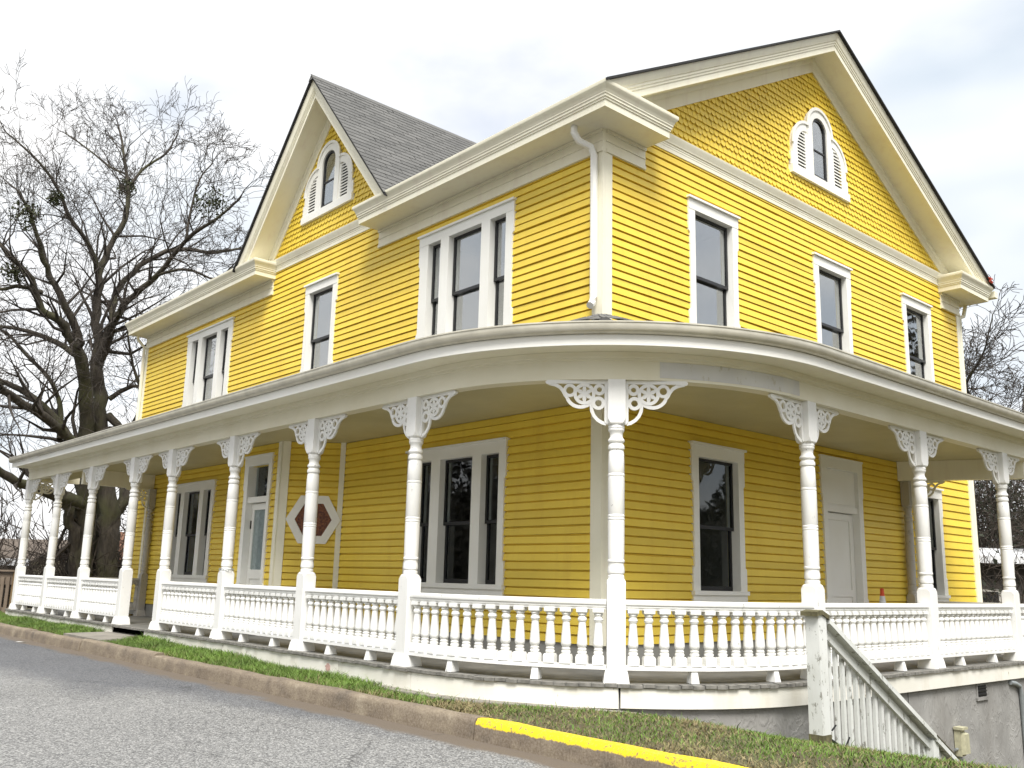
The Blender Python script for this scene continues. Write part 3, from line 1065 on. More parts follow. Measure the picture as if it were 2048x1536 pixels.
# asphalt shingle tabs on the slope that shows
ca, sa = math.cos(math.atan(SG)), math.sin(math.atan(SG))
tabm = MB()
tabm.add([(0, 0, 0), (0.29, 0, 0.0), (0.29, 0.15, -0.004), (0, 0.15, -0.004), (0, 0, 0.009), (0.29, 0, 0.009), (0.29, 0.15, 0.001), (0, 0.15, 0.001)],
         [(0, 3, 2, 1), (4, 5, 6, 7), (0, 1, 5, 4), (1, 2, 6, 5), (2, 3, 7, 6), (3, 0, 4, 7)])
TAB = tabm.mesh('roof_shingle', M['shingle'])
slope_len = 2.52 / ca
rowh = 0.135
row = 0
d = slope_len - 0.0
tabs_rest = MB()
count = 0
slots = []
while d > 0.02:
    x = XG + d * ca
    z = ZG - d * sa
    yv = ((z - (ZR - SL * YR)) / SL)      # where this height meets the main roof
    y = -0.56
    if row % 2:
        slots.append((x, y, z, 0.5))
        y += 0.151
    while y < yv + 0.1:
        slots.append((x, y, z, 1.0))
        y += 0.302
    d -= rowh
    row += 1
slots.sort(key=lambda s: s[1])
rotm = Matrix(((0, -ca, sa), (1, 0, 0), (0, sa, ca))).to_4x4()
for x, y, z, r_ in slots:
    if y < -0.56:
        continue
    mtx = Matrix.Translation((x + 0.002 * sa, y + random.uniform(-0.004, 0.004), z + 0.004 + random.uniform(0, 0.002))) @ rotm @ Matrix.Scale(r_ * random.uniform(0.98, 1.03), 4, (1, 0, 0)) @ Matrix.Scale(random.uniform(0.97, 1.06), 4, (0, 1, 0))
    if count < 300:
        o = bpy.data.objects.new('roof_shingle', TAB)
        COL.objects.link(o)
        o.parent = gable_roof
        o.matrix_local = mtx
        count += 1
    else:
        tabs_rest.add([mtx @ Vector(v.co) for v in TAB.vertices], [tuple(p.vertices) for p in TAB.polygons])
if tabs_rest.v:
    tag(obj('roof_shingles', tabs_rest, 'shingle', gable_roof), kind='stuff')
# ridge cap
obj('ridge_cap', MB().add([(XG - 0.09, -0.55, ZG - 0.085), (XG, -0.55, ZG + 0.022), (XG + 0.09, -0.55, ZG - 0.085), (XG - 0.09, 4.8, ZG - 0.085), (XG, 4.8, ZG + 0.022), (XG + 0.09, 4.8, ZG - 0.085)],
                          [(0, 1, 4, 3), (1, 2, 5, 4), (0, 2, 1), (3, 4, 5)]), 'shingle', gable_roof)


def rake(parent, apex_u, apex_z, slope, half, out0, out1, soffit_h, frieze_h, rz=0.0):
    """raking cornice: crown fascia at out1, soffit back to the wall, frieze board on the wall (local frame, -Y out)"""
    c = math.cos(math.atan(slope))
    prof = [(out1 - 0.05, -soffit_h), (out1, -soffit_h), (out1, -soffit_h + 0.09), (out1 + 0.012, -soffit_h + 0.093), (out1 + 0.012, -soffit_h + 0.125),
            (out1 + 0.024, -soffit_h + 0.13), (out1 + 0.024, -soffit_h + 0.16), (out1 + 0.036, -soffit_h + 0.17), (out1 + 0.05, -soffit_h + 0.215), (out1 + 0.062, -0.05),
            (out1 + 0.062, -0.032), (out1 - 0.05, -0.032)]
    for sg in (-1, 1):
        m = MB()
        n = len(prof)
        cut = lambda h: min(half, (apex_z + h - 6.50) / slope)
        lo_ = lambda o, h: (apex_u + sg * cut(h), -o, apex_z - slope * cut(h) + h)
        vs = [(apex_u, -o, apex_z + h) for o, h in prof] + [lo_(o, h) for o, h in prof]
        m.add(vs, [tuple(range(n)), tuple(range(2 * n - 1, n - 1, -1))] + [(i, i + n, (i + 1) % n + n, (i + 1) % n) for i in range(n)])
        obj('rake_moulding', m, 'cream', parent, rz=rz, smooth=25)
        m = MB()
        hs = half
        q = [(out1 - 0.052, -soffit_h + 0.03), (out1 - 0.052, -soffit_h + 0.05), (0.0, -soffit_h + 0.05), (0.0, -soffit_h + 0.03)]
        m.add([(apex_u, -o, apex_z + h) for o, h in q] + [lo_(o, h) for o, h in q],
              [(0, 1, 2, 3), (7, 6, 5, 4)] + [(i, i + 4, (i + 1) % 4 + 4, (i + 1) % 4) for i in range(4)])
        obj('rake_soffit', m, 'cream', parent, rz=rz)
        m = MB()
        top = -soffit_h + 0.029
        f = [(0.0, top), (0.075, top), (0.07, top - 0.05), (0.05, top - 0.07), (0.05, top - frieze_h), (0.0, top - frieze_h)]
        k = len(f)
        m.add([(apex_u, -o, apex_z + h) for o, h in f] + [lo_(o, h) for o, h in f],
              [tuple(range(k)), tuple(range(2 * k - 1, k - 1, -1))] + [(i, i + k, (i + 1) % k + k, (i + 1) % k) for i in range(k)])
        obj('rake_frieze', m, 'cream', parent, rz=rz)


def gable_core(u0, u1, apex_u, z0, slope, apex_z):
    hw0 = (apex_z - z0) / slope
    return MB().poly([(apex_u - hw0, z0), (apex_u + hw0, z0), (apex_u, apex_z)], 0.0, 0.1)


side_gable = obj('gable_wall', gable_core(0, 0, YR, 6.6, SL, 9.30), 'yellow_plain', house, rz=RZ)
side_gable['label'] = 'shingled gable of the end wall'
front_gable = obj('gable_wall', gable_core(0, 0, XG, 6.6, SG, 9.10), 'yellow_plain', house)
front_gable['label'] = 'shingled gable over the front'
rake(house, YR, ZR, SL, 5.34, 0, 0.44, 0.315, 0.235, RZ)
rake(house, XG, ZG, SG, 2.50, 0, 0.44, 0.385, 0.26)

# fish-scale wood shingles, every third course square cut
def scale_mesh(name, kind):
    w, h = 0.096, 0.13
    if kind == 'round':
        pts = [(-w / 2, h), (-w / 2, 0.042)] + [(w / 2 * math.cos(R(a)), 0.042 + 0.042 * math.sin(R(a))) for a in (200, 225, 250, 270, 290, 315, 340)] + [(w / 2, 0.042), (w / 2, h)]
    else:
        pts = [(-w / 2, h), (-w / 2, 0), (w / 2, 0), (w / 2, h)]
    m = MB()
    n = len(pts)
    dy = lambda z, t: -(0.004 + t + 0.026 * (1 - z / h))
    m.add([(x, dy(z, 0.009), z) for x, z in pts] + [(x, dy(z, 0.0), z) for x, z in pts],
          [tuple(range(n)), tuple(range(2 * n - 1, n - 1, -1))] + [(i, i + n, (i + 1) % n + n, (i + 1) % n) for i in range(n)])
    return m.mesh(name, M['yellow'])


SC_R, SC_S = scale_mesh('shingle', 'round'), scale_mesh('shingle_square', 'square')


def in_window(u, z):
    """silhouette of the three-part gable window, u from its axis"""
    a = abs(u)
    if z < 7.03:
        return False
    if z < 7.2:
        return a < 0.80
    if a < 0.36:
        return z < 8.0 or math.hypot(a, z - 8.0) < 0.34
    return a < 0.76 and z < 7.5 or (a < 0.76 and z < 7.95 and ((a - 0.37) / 0.40) ** 2 + ((z - 7.55) / 0.42) ** 2 < 1)


def shingles(parent, apex_u, z0, slope, apex_z, n_parts, near):
    items = []
    row = 0
    z = z0
    while z < apex_z:
        hw = (apex_z - z - 0.02) / slope
        k = int(hw / 0.104) + 1
        off = 0.052 * (row % 2)
        for i in range(-k, k + 1):
            u = i * 0.104 + off
            if abs(u) < hw + 0.03 and not in_window(u, z + 0.05):
                items.append((apex_u + u, z, row))
        z += 0.095
        row += 1
    items.sort(key=near)
    rest = MB()
    for i, (u, z, r_) in enumerate(items):
        me = SC_S if r_ % 3 == 2 else SC_R
        j = (u + random.uniform(-0.003, 0.003), random.uniform(-0.003, 0.001), z + random.uniform(-0.004, 0.004))
        if i < n_parts:
            o = bpy.data.objects.new('shingle', me)
            COL.objects.link(o)
            o.parent = parent
            o.location = j
            o.scale = (random.uniform(0.97, 1.02), 1, 1)
            o.rotation_euler = (0, random.uniform(-0.02, 0.02), 0)
        else:
            rest.add([(v.co.x + j[0], v.co.y + j[1], v.co.z + j[2]) for v in me.vertices], [tuple(p.vertices) for p in me.polygons])
    if rest.v:
        tag(obj('shingles', rest, 'yellow', parent), kind='stuff')


shingles(side_gable, YR, 6.59, SL, 9.08, 300, lambda s: s[0])
shingles(front_gable, XG, 6.59, SG, 8.95, 0, lambda s: -s[0])


def gable_window(parent, au, label):
    m = MB()
    zc = 8.0
    out = [(-0.36, 7.18), (-0.36, zc)] + arc(0, zc, 0.36, 180, 0, 16)[1:-1] + [(0.36, zc), (0.36, 7.18)]
    inn = [(-0.215, 7.18), (-0.215, zc)] + arc(0, zc, 0.215, 180, 0, 16)[1:-1] + [(0.215, zc), (0.215, 7.18)]
    m.strip(out, inn, -0.062, 0.0)
    o2 = [(-0.385, zc - 0.03)] + arc(0, zc, 0.385, 176, 4, 16)[1:-1] + [(0.385, zc - 0.03)]
    i2 = [(-0.335, zc - 0.03)] + arc(0, zc, 0.335, 176, 4, 16)[1:-1] + [(0.335, zc - 0.03)]
    m.strip(o2, i2, -0.082, -0.0622)
    for sg in (-1, 1):
        so = [(sg * 0.79, 7.18), (sg * 0.79, 7.55)] + [(sg * (0.355 + 0.435 * math.cos(R(a))), 7.55 + 0.46 * math.sin(R(a))) for a in range(8, 97, 8)]
        si = [(sg * 0.655, 7.18), (sg * 0.655, 7.5)] + [(sg * (0.395 + 0.26 * math.cos(R(a))), 7.5 + 0.36 * math.sin(R(a))) for a in range(8, 97, 8)]
        si = [(sg * max(abs(x), 0.362), z) for x, z in si]
        so = [(sg * max(abs(x), 0.362), z) for x, z in so]
        m.strip(so, si, -0.052, 0.0)
        s2 = [(sg * (0.37 + 0.445 * math.cos(R(a))), 7.55 + 0.475 * math.sin(R(a))) for a in range(0, 89, 8)]
        s3 = [(sg * (0.37 + 0.40 * math.cos(R(a))), 7.55 + 0.43 * math.sin(R(a))) for a in range(0, 89, 8)]
        m.strip(s2, s3, -0.068, -0.0522)
        m.box(*sorted((sg * 0.361, sg * 0.42)), -0.05, 0.0, 7.1805, 7.83)
        m.box(*sorted((sg * 0.785, sg * 0.835)), -0.05, 0.0, 7.20, 7.40)
    m.box(-0.845, 0.845, -0.075, 0.0, 7.05, 7.1795)
    wn = obj('gable_window', m, 'white_trim', parent, loc=(au, 0, 0), smooth=20)
    wn['label'] = label
    for sg in (-1, 1):
        obj('louvre_back', MB().box(*sorted((sg * 0.40, sg * 0.665)), -0.012, -0.002, 7.18, 7.88), 'dark', wn)
        for k in range(12):
            z = 7.20 + k * 0.055
            t = max(0.0, (z + 0.03 - 7.5) / 0.36)
            if t >= 0.97:
                continue
            e = 0.655 if t <= 0 else 0.395 + 0.26 * math.sqrt(1 - t * t)
            if e < 0.46:
                continue
            s = MB()
            x0, x1 = sorted((sg * 0.40, sg * (e + 0.012)))
            s.add([(x0, -0.046, z), (x1, -0.046, z), (x1, -0.030, z + 0.006), (x0, -0.030, z + 0.006), (x0, -0.046, z + 0.022), (x1, -0.046, z + 0.022), (x1, -0.030, z + 0.026), (x0, -0.030, z + 0.026)],
                  [(0, 3, 2, 1), (4, 5, 6, 7), (0, 1, 5, 4), (1, 2, 6, 5), (2, 3, 7, 6), (3, 0, 4, 7)])
            obj('slat', s, 'white_trim', wn)
    gi = [(-0.215, 7.18), (-0.215, zc)] + arc(0, zc, 0.215, 180, 0, 16)[1:-1] + [(0.215, zc), (0.215, 7.18)]
    g2 = [(-0.172, 7.235), (-0.172, zc)] + arc(0, zc, 0.172, 180, 0, 16)[1:-1] + [(0.172, zc), (0.172, 7.235)]
    s = MB().strip(gi, g2, -0.036, -0.008)
    s.box(-0.2148, 0.2148, -0.036, -0.008, 7.18, 7.2349).box(-0.172, 0.172, -0.032, -0.014, 7.645, 7.668)
    obj('sash', s, 'black', wn)
    obj('attic_back', MB().poly(gi, -0.004, -0.002), 'dark', wn)
    obj('pane', MB().poly(g2, -0.020, -0.016), 'glass', wn)


gable_window(side_gable, 4.955, 'arched gable window with louvred side lights')
gable_window(front_gable, XG - 0.045, 'arched window with louvred side lights in the front gable')

# ---- vestibule with the entrance door and the hexagon window
VA, VB, VC, VD = (-8.0, 0.0), (-7.40, -0.73), (-6.00, -0.73), (-5.38, 0.0)
vest = obj('vestibule_wall', walls_with_holes(0, 1.4, 0.0, ZC, [(0.29, 1.07, 0.0, 2.62)], 0.0, 0.1), 'yellow_plain', house, loc=(VB[0], VB[1], 0))
siding(vest, 0.06, 1.34, ZB, ZC + 0.01, [(0.29, 1.07, 0, 2.68)])
chl = math.hypot(VD[0] - VC[0], VD[1] - VC[1])
cha = math.atan2(VD[1] - VC[1], VD[0] - VC[0])
cham = obj('vestibule_wall', MB().box(0, chl, 0.0, 0.1, 0, ZC), 'yellow_plain', house, loc=(VC[0], VC[1], 0), rz=cha)
cham['label'] = 'slanted wall with the hexagon window'
siding(cham, 0.03, chl - 0.03, ZB, ZC + 0.01, [])
chb = math.atan2(VB[1] - VA[1], VB[0] - VA[0])
cham2 = obj('vestibule_wall', MB().box(0, chl, 0.0, 0.1, 0, ZC), 'yellow_plain', house, loc=(VA[0], VA[1], 0), rz=chb)
siding(cham2, 0.03, chl - 0.03, ZB, ZC + 0.01, [])
for P_, a in ((VC, cha),):
    obj('corner_board', MB().box(-0.012, 0.10, -0.052, 0.0, ZB, ZC), 'cream', house, loc=(P_[0], P_[1], 0), rz=a)
    obj('corner_board', MB().box(-0.10, -0.002, -0.054, 0.0, ZB, ZC), 'cream', house, loc=(P_[0], P_[1], 0))
obj('corner_board', MB().box(chl - 0.085, chl - 0.006, -0.054, 0.0, ZB, ZC), 'cream', house, loc=(VC[0], VC[1], 0), rz=cha)
obj('base_strip', MB().box(0, 1.4, -0.016, -0.001, 0, ZB + 0.004), 'base_grey', house, loc=(VB[0], VB[1], 0))
obj('base_strip', MB().box(0, chl, -0.015, -0.001, 0, ZB + 0.004), 'base_grey', house, loc=(VC[0], VC[1], 0), rz=cha)
# hexagon window
hs, hz, hr = 0.52, 1.745, 0.418
hexo = [(hs + hr * math.cos(R(60 * k)), hz + hr * math.sin(R(60 * k))) for k in range(6)]
hexi = [(hs + hr * 0.675 * math.cos(R(60 * k)), hz + hr * 0.675 * math.sin(R(60 * k))) for k in range(6)]
hexw = obj('window', MB().strip(hexo, hexi, -0.068, -0.001, True), 'white_trim', house, loc=(VC[0], VC[1], 0), rz=cha)
hexw['label'] = 'hexagonal window boarded with reddish brown panel'
obj('infill_panel', MB().poly([(hs + (x - hs) * 1.01, hz + (z - hz) * 1.01) for x, z in hexi], -0.048, -0.044), 'osb', hexw)


def door(parent, loc, rz, u0, u1, ztop, o0, o1, dz, tz0, tz1, glazed):
    """casing around a door leaf with a light above, local frame"""
    m = MB()
    e = 0.025
    for sg, (o, i) in ((1, (u0, o0)), (-1, (u1, o1))):
        m.poly([(i, 0.002), (i, tz1), (o, tz1), (o, ztop * 0.80 + 0.03), (o + sg * e, ztop * 0.80), (o + sg * e, ztop * 0.28), (o, ztop * 0.28 - 0.03), (o, 0.002)], -0.06, 0.0)
        m.box(*sorted((i - sg * 0.04, i)), 0.0, 0.12, 0.002, tz1)
    m.box(u0, u1, -0.064, 0.0, tz1 + 0.0005, ztop - 0.01)
    m.box(u0 - 0.015, u1 + 0.015, -0.072, 0.0, ztop - 0.0098, ztop + 0.018)
    m.box(o0, o1, -0.03, 0.10, dz + 0.012, tz0)
    m.box(o0 - 0.03, o1 + 0.03, 0.0, 0.12, tz1 + 0.0005, tz1 + 0.05)
    d = obj('door', m, 'white_trim', house, loc=loc, rz=rz)
    lf = MB()
    y = 0.052
    st = 0.085 if glazed else 0.105
    a, b = o0 + 0.003, o1 - 0.003
    lf.box(a, a + st, y, y + 0.04, 0.005, dz).box(b - st, b, y, y + 0.04, 0.005, dz)
    lf.box(a + st, b - st, y, y + 0.04, 0.005, 0.2).box(a + st, b - st, y, y + 0.04, dz - 0.1, dz)
    if glazed:
        rails = [(0.52, 0.58), (0.84, 0.98)]
    else:
        rails = [(0.50, 0.58), (0.80, 0.90)]
    for p, q in rails:
        lf.box(a + st, b - st, y, y + 0.04, p, q)
    mid = (a + b) / 2
    lf.box(mid - 0.05, mid + 0.05, y, y + 0.04, 0.2, rails[0][0])
    leaf = obj('door_leaf', lf, 'white_trim', d)
    pn = [(a + st, mid - 0.05, 0.2, rails[0][0]), (mid + 0.05, b - st, 0.2, rails[0][0]), (a + st, b - st, rails[0][1], rails[1][0])]
    if not glazed:
        pn.append((a + st, b - st, rails[1][1], dz - 0.1))
    for p0, p1, q0, q1 in pn:
        obj('panel', MB().box(p0, p1, y + 0.018, y + 0.03, q0, q1).box(p0 + 0.035, p1 - 0.035, y + 0.010, y + 0.0178, q0 + 0.035, q1 - 0.035), 'white_trim', d)
    if glazed:
        obj('pane', MB().box(a + st, b - st, y + 0.014, y + 0.018, rails[1][1], dz - 0.1), 'glass_old', d)
        cu = MB()
        n = 40
        A = [(a + st + (b - a - 2 * st) * i / n, 0.09 + 0.012 * math.sin(i * 1.25)) for i in range(n + 1)]
        vs = [(x, yy, rails[1][1]) for x, yy in A] + [(x, yy, dz - 0.1) for x, yy in A]
        cu.add(vs, [(i, i + 1, n + 2 + i, n + 1 + i) for i in range(n)])
        obj('curtain', cu, 'curtain', d, smooth=60)
        obj('pane', MB().box(o0, o1, 0.09, 0.094, tz0, tz1), 'glass_old', d)
        obj('transom_back', MB().box(o0 - 0.02, o1 + 0.02, 0.125, 0.13, tz0, tz1 + 0.02), 'dark', d)
        h = MB().box(b - 0.075, b - 0.03, y - 0.006, y, 0.60, 0.83)
        h.lathe([(0.012, 0), (0.012, 0.03), (0.026, 0.036), (0.03, 0.05), (0.022, 0.062)], 12)
        nv = len(h.v)
        k = 5 * 12
        h.v[nv - k:] = [(b - 0.052 - 0.006 + x, y - 0.006 - z, 0.72 + yy) for x, yy, z in h.v[nv - k:]]
        obj('handle', h, 'brass', d, smooth=40)
        obj('lock', MB().box(b - 0.07, b - 0.03, y - 0.02, y - 0.0005, 0.92, 0.975), 'brass', d)
        obj('hinge', MB().box(a - 0.004, a + 0.02, y - 0.012, y + 0.002, 1.62, 1.75), 'brass', d)
    else:
        obj('transom_panel', MB().box(o0, o1, 0.0, 0.02, tz0, tz1).box(o0 + 0.05, o1 - 0.05, -0.008, -0.0005, tz0 + 0.03, tz1 - 0.03), 'white_trim', d)
    return d


door(vest, (VB[0], VB[1], 0), 0, 0.20, 1.13, 2.77, 0.34, 1.02, 2.02, 2.12, 2.62, True)['label'] = 'white glazed entrance door with lace curtain and transom'
door(side_wall, (0, 0, 0), RZ, 4.56, 5.745, 2.79, 4.70, 5.60, 2.0, 2.10, 2.63, False)['label'] = 'white panelled side door with blank panel above'

# ---- downspouts
def downspout(pts, name='downspout', w=0.036, mat='white_trim', n=8):
    return obj(name, MB().tube(pts, w, n), mat, house, smooth=35)


zt = 6.25
d1 = downspout([(-0.16, -0.33, zt), (-0.16, -0.33, zt - 0.08), (-0.14, -0.27, zt - 0.17), (-0.07, -0.13, zt - 0.23), (-0.055, -0.095, zt - 0.33), (-0.055, -0.09, 5.0), (-0.055, -0.09, 4.16), (-0.05, -0.11, 4.08), (-0.03, -0.17, 4.03)], w=0.045)
d1['label'] = 'white downspout down the house corner'
d2 = downspout([(FW_L - 0.02, -0.28, zt), (FW_L - 0.02, -0.26, zt - 0.1), (FW_L - 0.02, -0.10, zt - 0.25), (FW_L - 0.02, -0.085, 5.0), (FW_L - 0.02, -0.085, 3.8)], mat='cream')
d3 = downspout([(0.02, W_R + 0.42, 6.25), (0.02, W_R + 0.30, 6.02), (0.02, W_R + 0.12, 5.95), (0.02, W_R + 0.085, 5.7), (0.02, W_R + 0.085, -1.2)], mat='cream')
obj('rear_gutter', MB().box(-3, 0.52, W_R + 0.545, W_R + 0.68, 6.35, 6.47), 'cream', house)
# red wire tangle at the eave
mb = MB()
for k in range(6):
    p = [Vector((0.56, W_R + 0.32 + random.uniform(-0.1, 0.1), 6.62 + random.uniform(-0.05, 0.05))) for _ in range(5)]
    mb.tube([tuple(q) for q in p], 0.012, 5)
tag(obj('wire_tangle', mb, 'red'), 'small tangle of red wire caught at the far eave end', 'wire')

# ------------------------------------------------------------------ porch
porch = tag(empty('porch', (0, 0, 0)), 'white wraparound porch with curved corner, deck, beam and gutter roof', 'porch')
PF, PR, RC = -1.585, 1.729, 2.67
AX, AY = PR - RC, PF + RC                 # arc centre
XL, YE = -16.62, 7.75                     # left end of the roof, right end
DXL, DYE = -16.55, 11.0


def ppath(off, xl, ye, n=28):
    """porch outline at an offset from the column line: front, quarter round, side"""
    r = RC + off
    p = [(xl, PF - off)]
    for i in range(n + 1):
        a = R(-90 + 90 * i / n)
        p.append((AX + r * math.cos(a), AY + r * math.sin(a)))
    p.append((PR + off, ye))
    return p


def colpos(s):
    """point and travel angle at arc length s along the column line, s=0 at the start of the curve"""
    if s <= 0:
        return (AX + s, PF), 0.0
    L = RC * math.pi / 2
    if s < L:
        a = -math.pi / 2 + s / RC
        return (AX + RC * math.cos(a), AY + RC * math.sin(a)), s / RC
    return (PR, AY + s - L), math.pi / 2


LARC = RC * math.pi / 2
sx = lambda x: x - AX
sy = lambda y: LARC + y - AY

# deck: floor slab, ragged board edge, skirt boards, foundation wall
out = ppath(0.19, DXL, DYE)
poly = [(p[0], p[1]) for p in out] + [(-0.02, DYE), (-0.02, 0.02), (-13.0, 0.02), (-13.0, -0.5), (DXL, -0.5)]
n = len(poly)
deck = obj('deck', MB().add([(x, y, 0.0) for x, y in poly] + [(x, y, -0.028) for x, y in poly],
                            [tuple(range(n)), tuple(range(2 * n - 1, n - 1, -1))] + [(i, i + n, (i + 1) % n + n, (i + 1) % n) for i in range(n)]), 'deck', porch)
# edge nosing: one board end after another, uneven
S0, S1 = sx(DXL), sy(8.6)
edge = MB()
s = S0
while s < S1:
    w_ = 0.11
    (x, y), a = colpos(s + w_ / 2)
    nx_, ny_ = math.sin(a), -math.cos(a)
    tx, ty = math.cos(a), math.sin(a)
    o1 = 0.20 + random.uniform(-0.005, 0.009)
    dz = random.uniform(-0.004, 0.006)
    q = []
    for tt, oo in ((-w_ / 2 + 0.0005, 0.12), (w_ / 2 - 0.0005, 0.12), (w_ / 2 - 0.0005, o1), (-w_ / 2 + 0.0005, o1)):
        q.append((x + tx * tt + nx_ * oo, y + ty * tt + ny_ * oo))
    edge.add([(px, py, 0.004 + dz) for px, py in q] + [(px, py, -0.026 + dz) for px, py in q],
             [(0, 1, 2, 3), (7, 6, 5, 4), (0, 4, 5, 1), (1, 5, 6, 2), (2, 6, 7, 3), (3, 7, 4, 0)])
    s += w_
tag(obj('deck_board_ends', edge, 'deck_edge', porch), kind='stuff')


def skirt(s0, s1, zb, label=None):
    n_ = max(1, int((s1 - s0) / 0.15)) if s1 > -0.2 and s0 < LARC + 0.2 else 1
    pts = []
    for i in range(n_ + 1):
        (x, y), a = colpos(s0 + (s1 - s0) * i / n_)
        pts.append((x, y))
    o = obj('skirt_board', MB().sweep(pts, [(0.155, zb), (0.178, zb), (0.178, -0.029), (0.155, -0.029)]), 'skirt', porch)
    return o


for a, b, zb in ((DXL + 0.02, -12.9, -0.19), (-12.89, -9.72, -0.19), (-8.27, -5.4, -0.21), (-5.39, -2.4, -0.22), (-2.39, -1.0, -0.215)):
    skirt(sx(a), sx(b), zb)
skirt(sx(-0.99), LARC / 2 + 0.02, -0.212)
skirt(LARC / 2 + 0.028, LARC + 0.9, -0.206)
skirt(LARC + 0.908, sy(5.62), -0.206)
skirt(sy(5.628), sy(8.9), -0.206)
obj('skirt_board', MB().box(DXL, DXL + 0.022, PF - 0.17, -0.5, -0.2, -0.029), 'skirt', porch)
pt = [(-3.0, PF)] + ppath(0.0, -2.9, DYE)[1:]
fnd = obj('foundation_wall', MB().sweep(pt, [(0.08, -3.0), (0.13, -3.0), (0.13, -0.05), (0.08, -0.05)]), 'stucco', porch, smooth=30)
for yj in (2.62, 3.1, 7.1):
    obj('panel_joint', MB().box(PR + 0.128, PR + 0.1335, yj, yj + 0.008, -2.6, -0.21), 'dark', fnd)
vt = obj('vent', MB().box(PR + 0.125, PR + 0.142, 4.92, 5.22, -0.38, -0.222).box(PR + 0.13, PR + 0.155, 4.90, 5.24, -0.42, -0.381), 'stucco', porch)
obj('vent_opening', MB().box(PR + 0.1425, PR + 0.147, 4.95, 5.19, -0.375, -0.24), 'dark', vt)
for k in range(3):
    obj('vent_bar', MB().box(PR + 0.147, PR + 0.153, 4.95, 5.19, -0.36 + k * 0.042, -0.345 + k * 0.042), 'black', vt)
# dark panel below the porch opening stands in for the shade under the deck
obj('under_deck_shade', MB().box(-9.7, -8.3, -1.35, -1.3, -0.4, -0.03), 'dark', porch)
ap = MB()
av = []
for i in range(25):
    a = R(-112 + 100 * i / 24)
    for rr_, dz in ((RC + 0.135, 0.02), (RC + 0.30 + 0.02 * math.sin(i * 1.7), 0.008), (RC + 0.31, -0.15)):
        x, y = (AX + rr_ * math.cos(a), AY + rr_ * math.sin(a))
        av.append((x, y, float(ground_z(x, y)) + dz))
ap.add(av, [(3 * i + k, 3 * i + 3 + k, 3 * i + 4 + k, 3 * i + 1 + k) for i in range(24) for k in (0, 1)])
obj('apron', ap, 'slab', porch)

# beam, soffit, fascia, gutter, ceiling, roof
obj('beam', MB().sweep(ppath(0.0, XL + 0.12, YE), [(-0.08, 2.9), (0.08, 2.9), (0.08, 2.905), (0.074, 2.925), (0.074, 3.09), (0.086, 3.095), (0.086, 3.12), (0.10, 3.13), (0.10, 3.178), (-0.08, 3.178)]),
    'cream_worn', porch, smooth=25)
pp = [colpos(LARC * (0.60 + 0.42 * i / 12))[0] for i in range(13)]
obj('beam_patch', MB().sweep(pp, [(0.0745, 2.928), (0.0775, 2.928), (0.0775, 3.088), (0.0745, 3.088)]), 'primer', porch, smooth=25)
obj('end_beam', MB().box(XL + 0.04, XL + 0.20, PF + 0.085, -0.55, 2.9, 3.17), 'cream_worn', porch)
obj('soffit', MB().sweep(ppath(0.0, XL, YE), [(0.0, 3.18), (0.402, 3.18), (0.402, 3.195), (0.0, 3.195)]), 'cream', porch)
obj('fascia', MB().sweep(ppath(0.0, XL, YE), [(0.403, 3.166), (0.425, 3.166), (0.425, 3.272), (0.403, 3.272)]), 'white_trim', porch, smooth=25)
gp = [(0.426, 3.275), (0.452, 3.273), (0.482, 3.284), (0.502, 3.308), (0.508, 3.34), (0.508, 3.366), (0.516, 3.372), (0.516, 3.386), (0.50, 3.386), (0.496, 3.345), (0.48, 3.305), (0.45, 3.29), (0.426, 3.29)]
obj('gutter', MB().sweep(ppath(0.0, XL - 0.02, YE), gp), 'gutter', porch, smooth=35)


def inner(p):
    """foot of the roof on the house wall for a point of the outline"""
    if p[0] < -13.1:
        return (p[0], -0.9)
    if p[1] < PF + 0.02 - 0.0 or (p[0] <= AX):
        return (p[0], 0.0)
    if p[1] >= AY:
        return (0.0, p[1])
    return None


def skin(off, zo, zi, name, mat, xl, ye, th, x_end=None):
    o = [q for q in ppath(off, xl, ye)]
    o = [o[0], (-13.11, o[0][1]), (-13.09, o[0][1])] + o[1:]
    vs, fs = [], []
    for q in o:
        if q[0] < -13.1:
            i_ = (q[0], -0.9)  # roof and ceiling cut short here to let sky light onto the wall
            z = zo + (zi - zo) * 0.55
        elif q[0] <= AX + 1e-6 and q[1] < 0:
            i_ = (q[0], -0.002)
            z = zi
        elif q[1] >= AY - 1e-6:
            i_ = (0.002, q[1])
            z = zi
        else:
            a = math.atan2(q[1] - AY, q[0] - AX)
            t = (a + math.pi / 2) / (math.pi / 2)
            i_ = (AX + (0 - AX) * min(1, t * 2), -0.002) if t < 0.5 else (0.002, AY * max(0, t * 2 - 1))
            z = zi
        if zi > zo + 0.1 and q[0] >= -13.1:
            z = zi - 0.24 * min(1.0, math.hypot(i_[0], i_[1]) / 0.42)
        vs += [(q[0], q[1], zo), (i_[0], i_[1], z)]
    n_ = len(o)
    vs += [(x, y, z + th) for x, y, z in vs]
    k = 2 * n_
    for i in range(n_ - 1):
        a, b, c, d = 2 * i, 2 * i + 2, 2 * i + 3, 2 * i + 1
        fs += [(a, b, c, d), (a + k, d + k, c + k, b + k), (a, a + k, b + k, b), (d, c, c + k, d + k)]
    fs += [(0, 1, 1 + k, k), (k - 2, 2 * k - 2, 2 * k - 1, k - 1)]
    return obj(name, MB().add(vs, fs), mat, porch)


ceil = skin(-0.081, ZC, ZC, 'ceiling', 'ceiling', XL + 0.2, YE, 0.02)
roof_p = skin(0.46, 3.33, 3.93, 'roof', 'shingle_dark', XL, YE, 0.03)
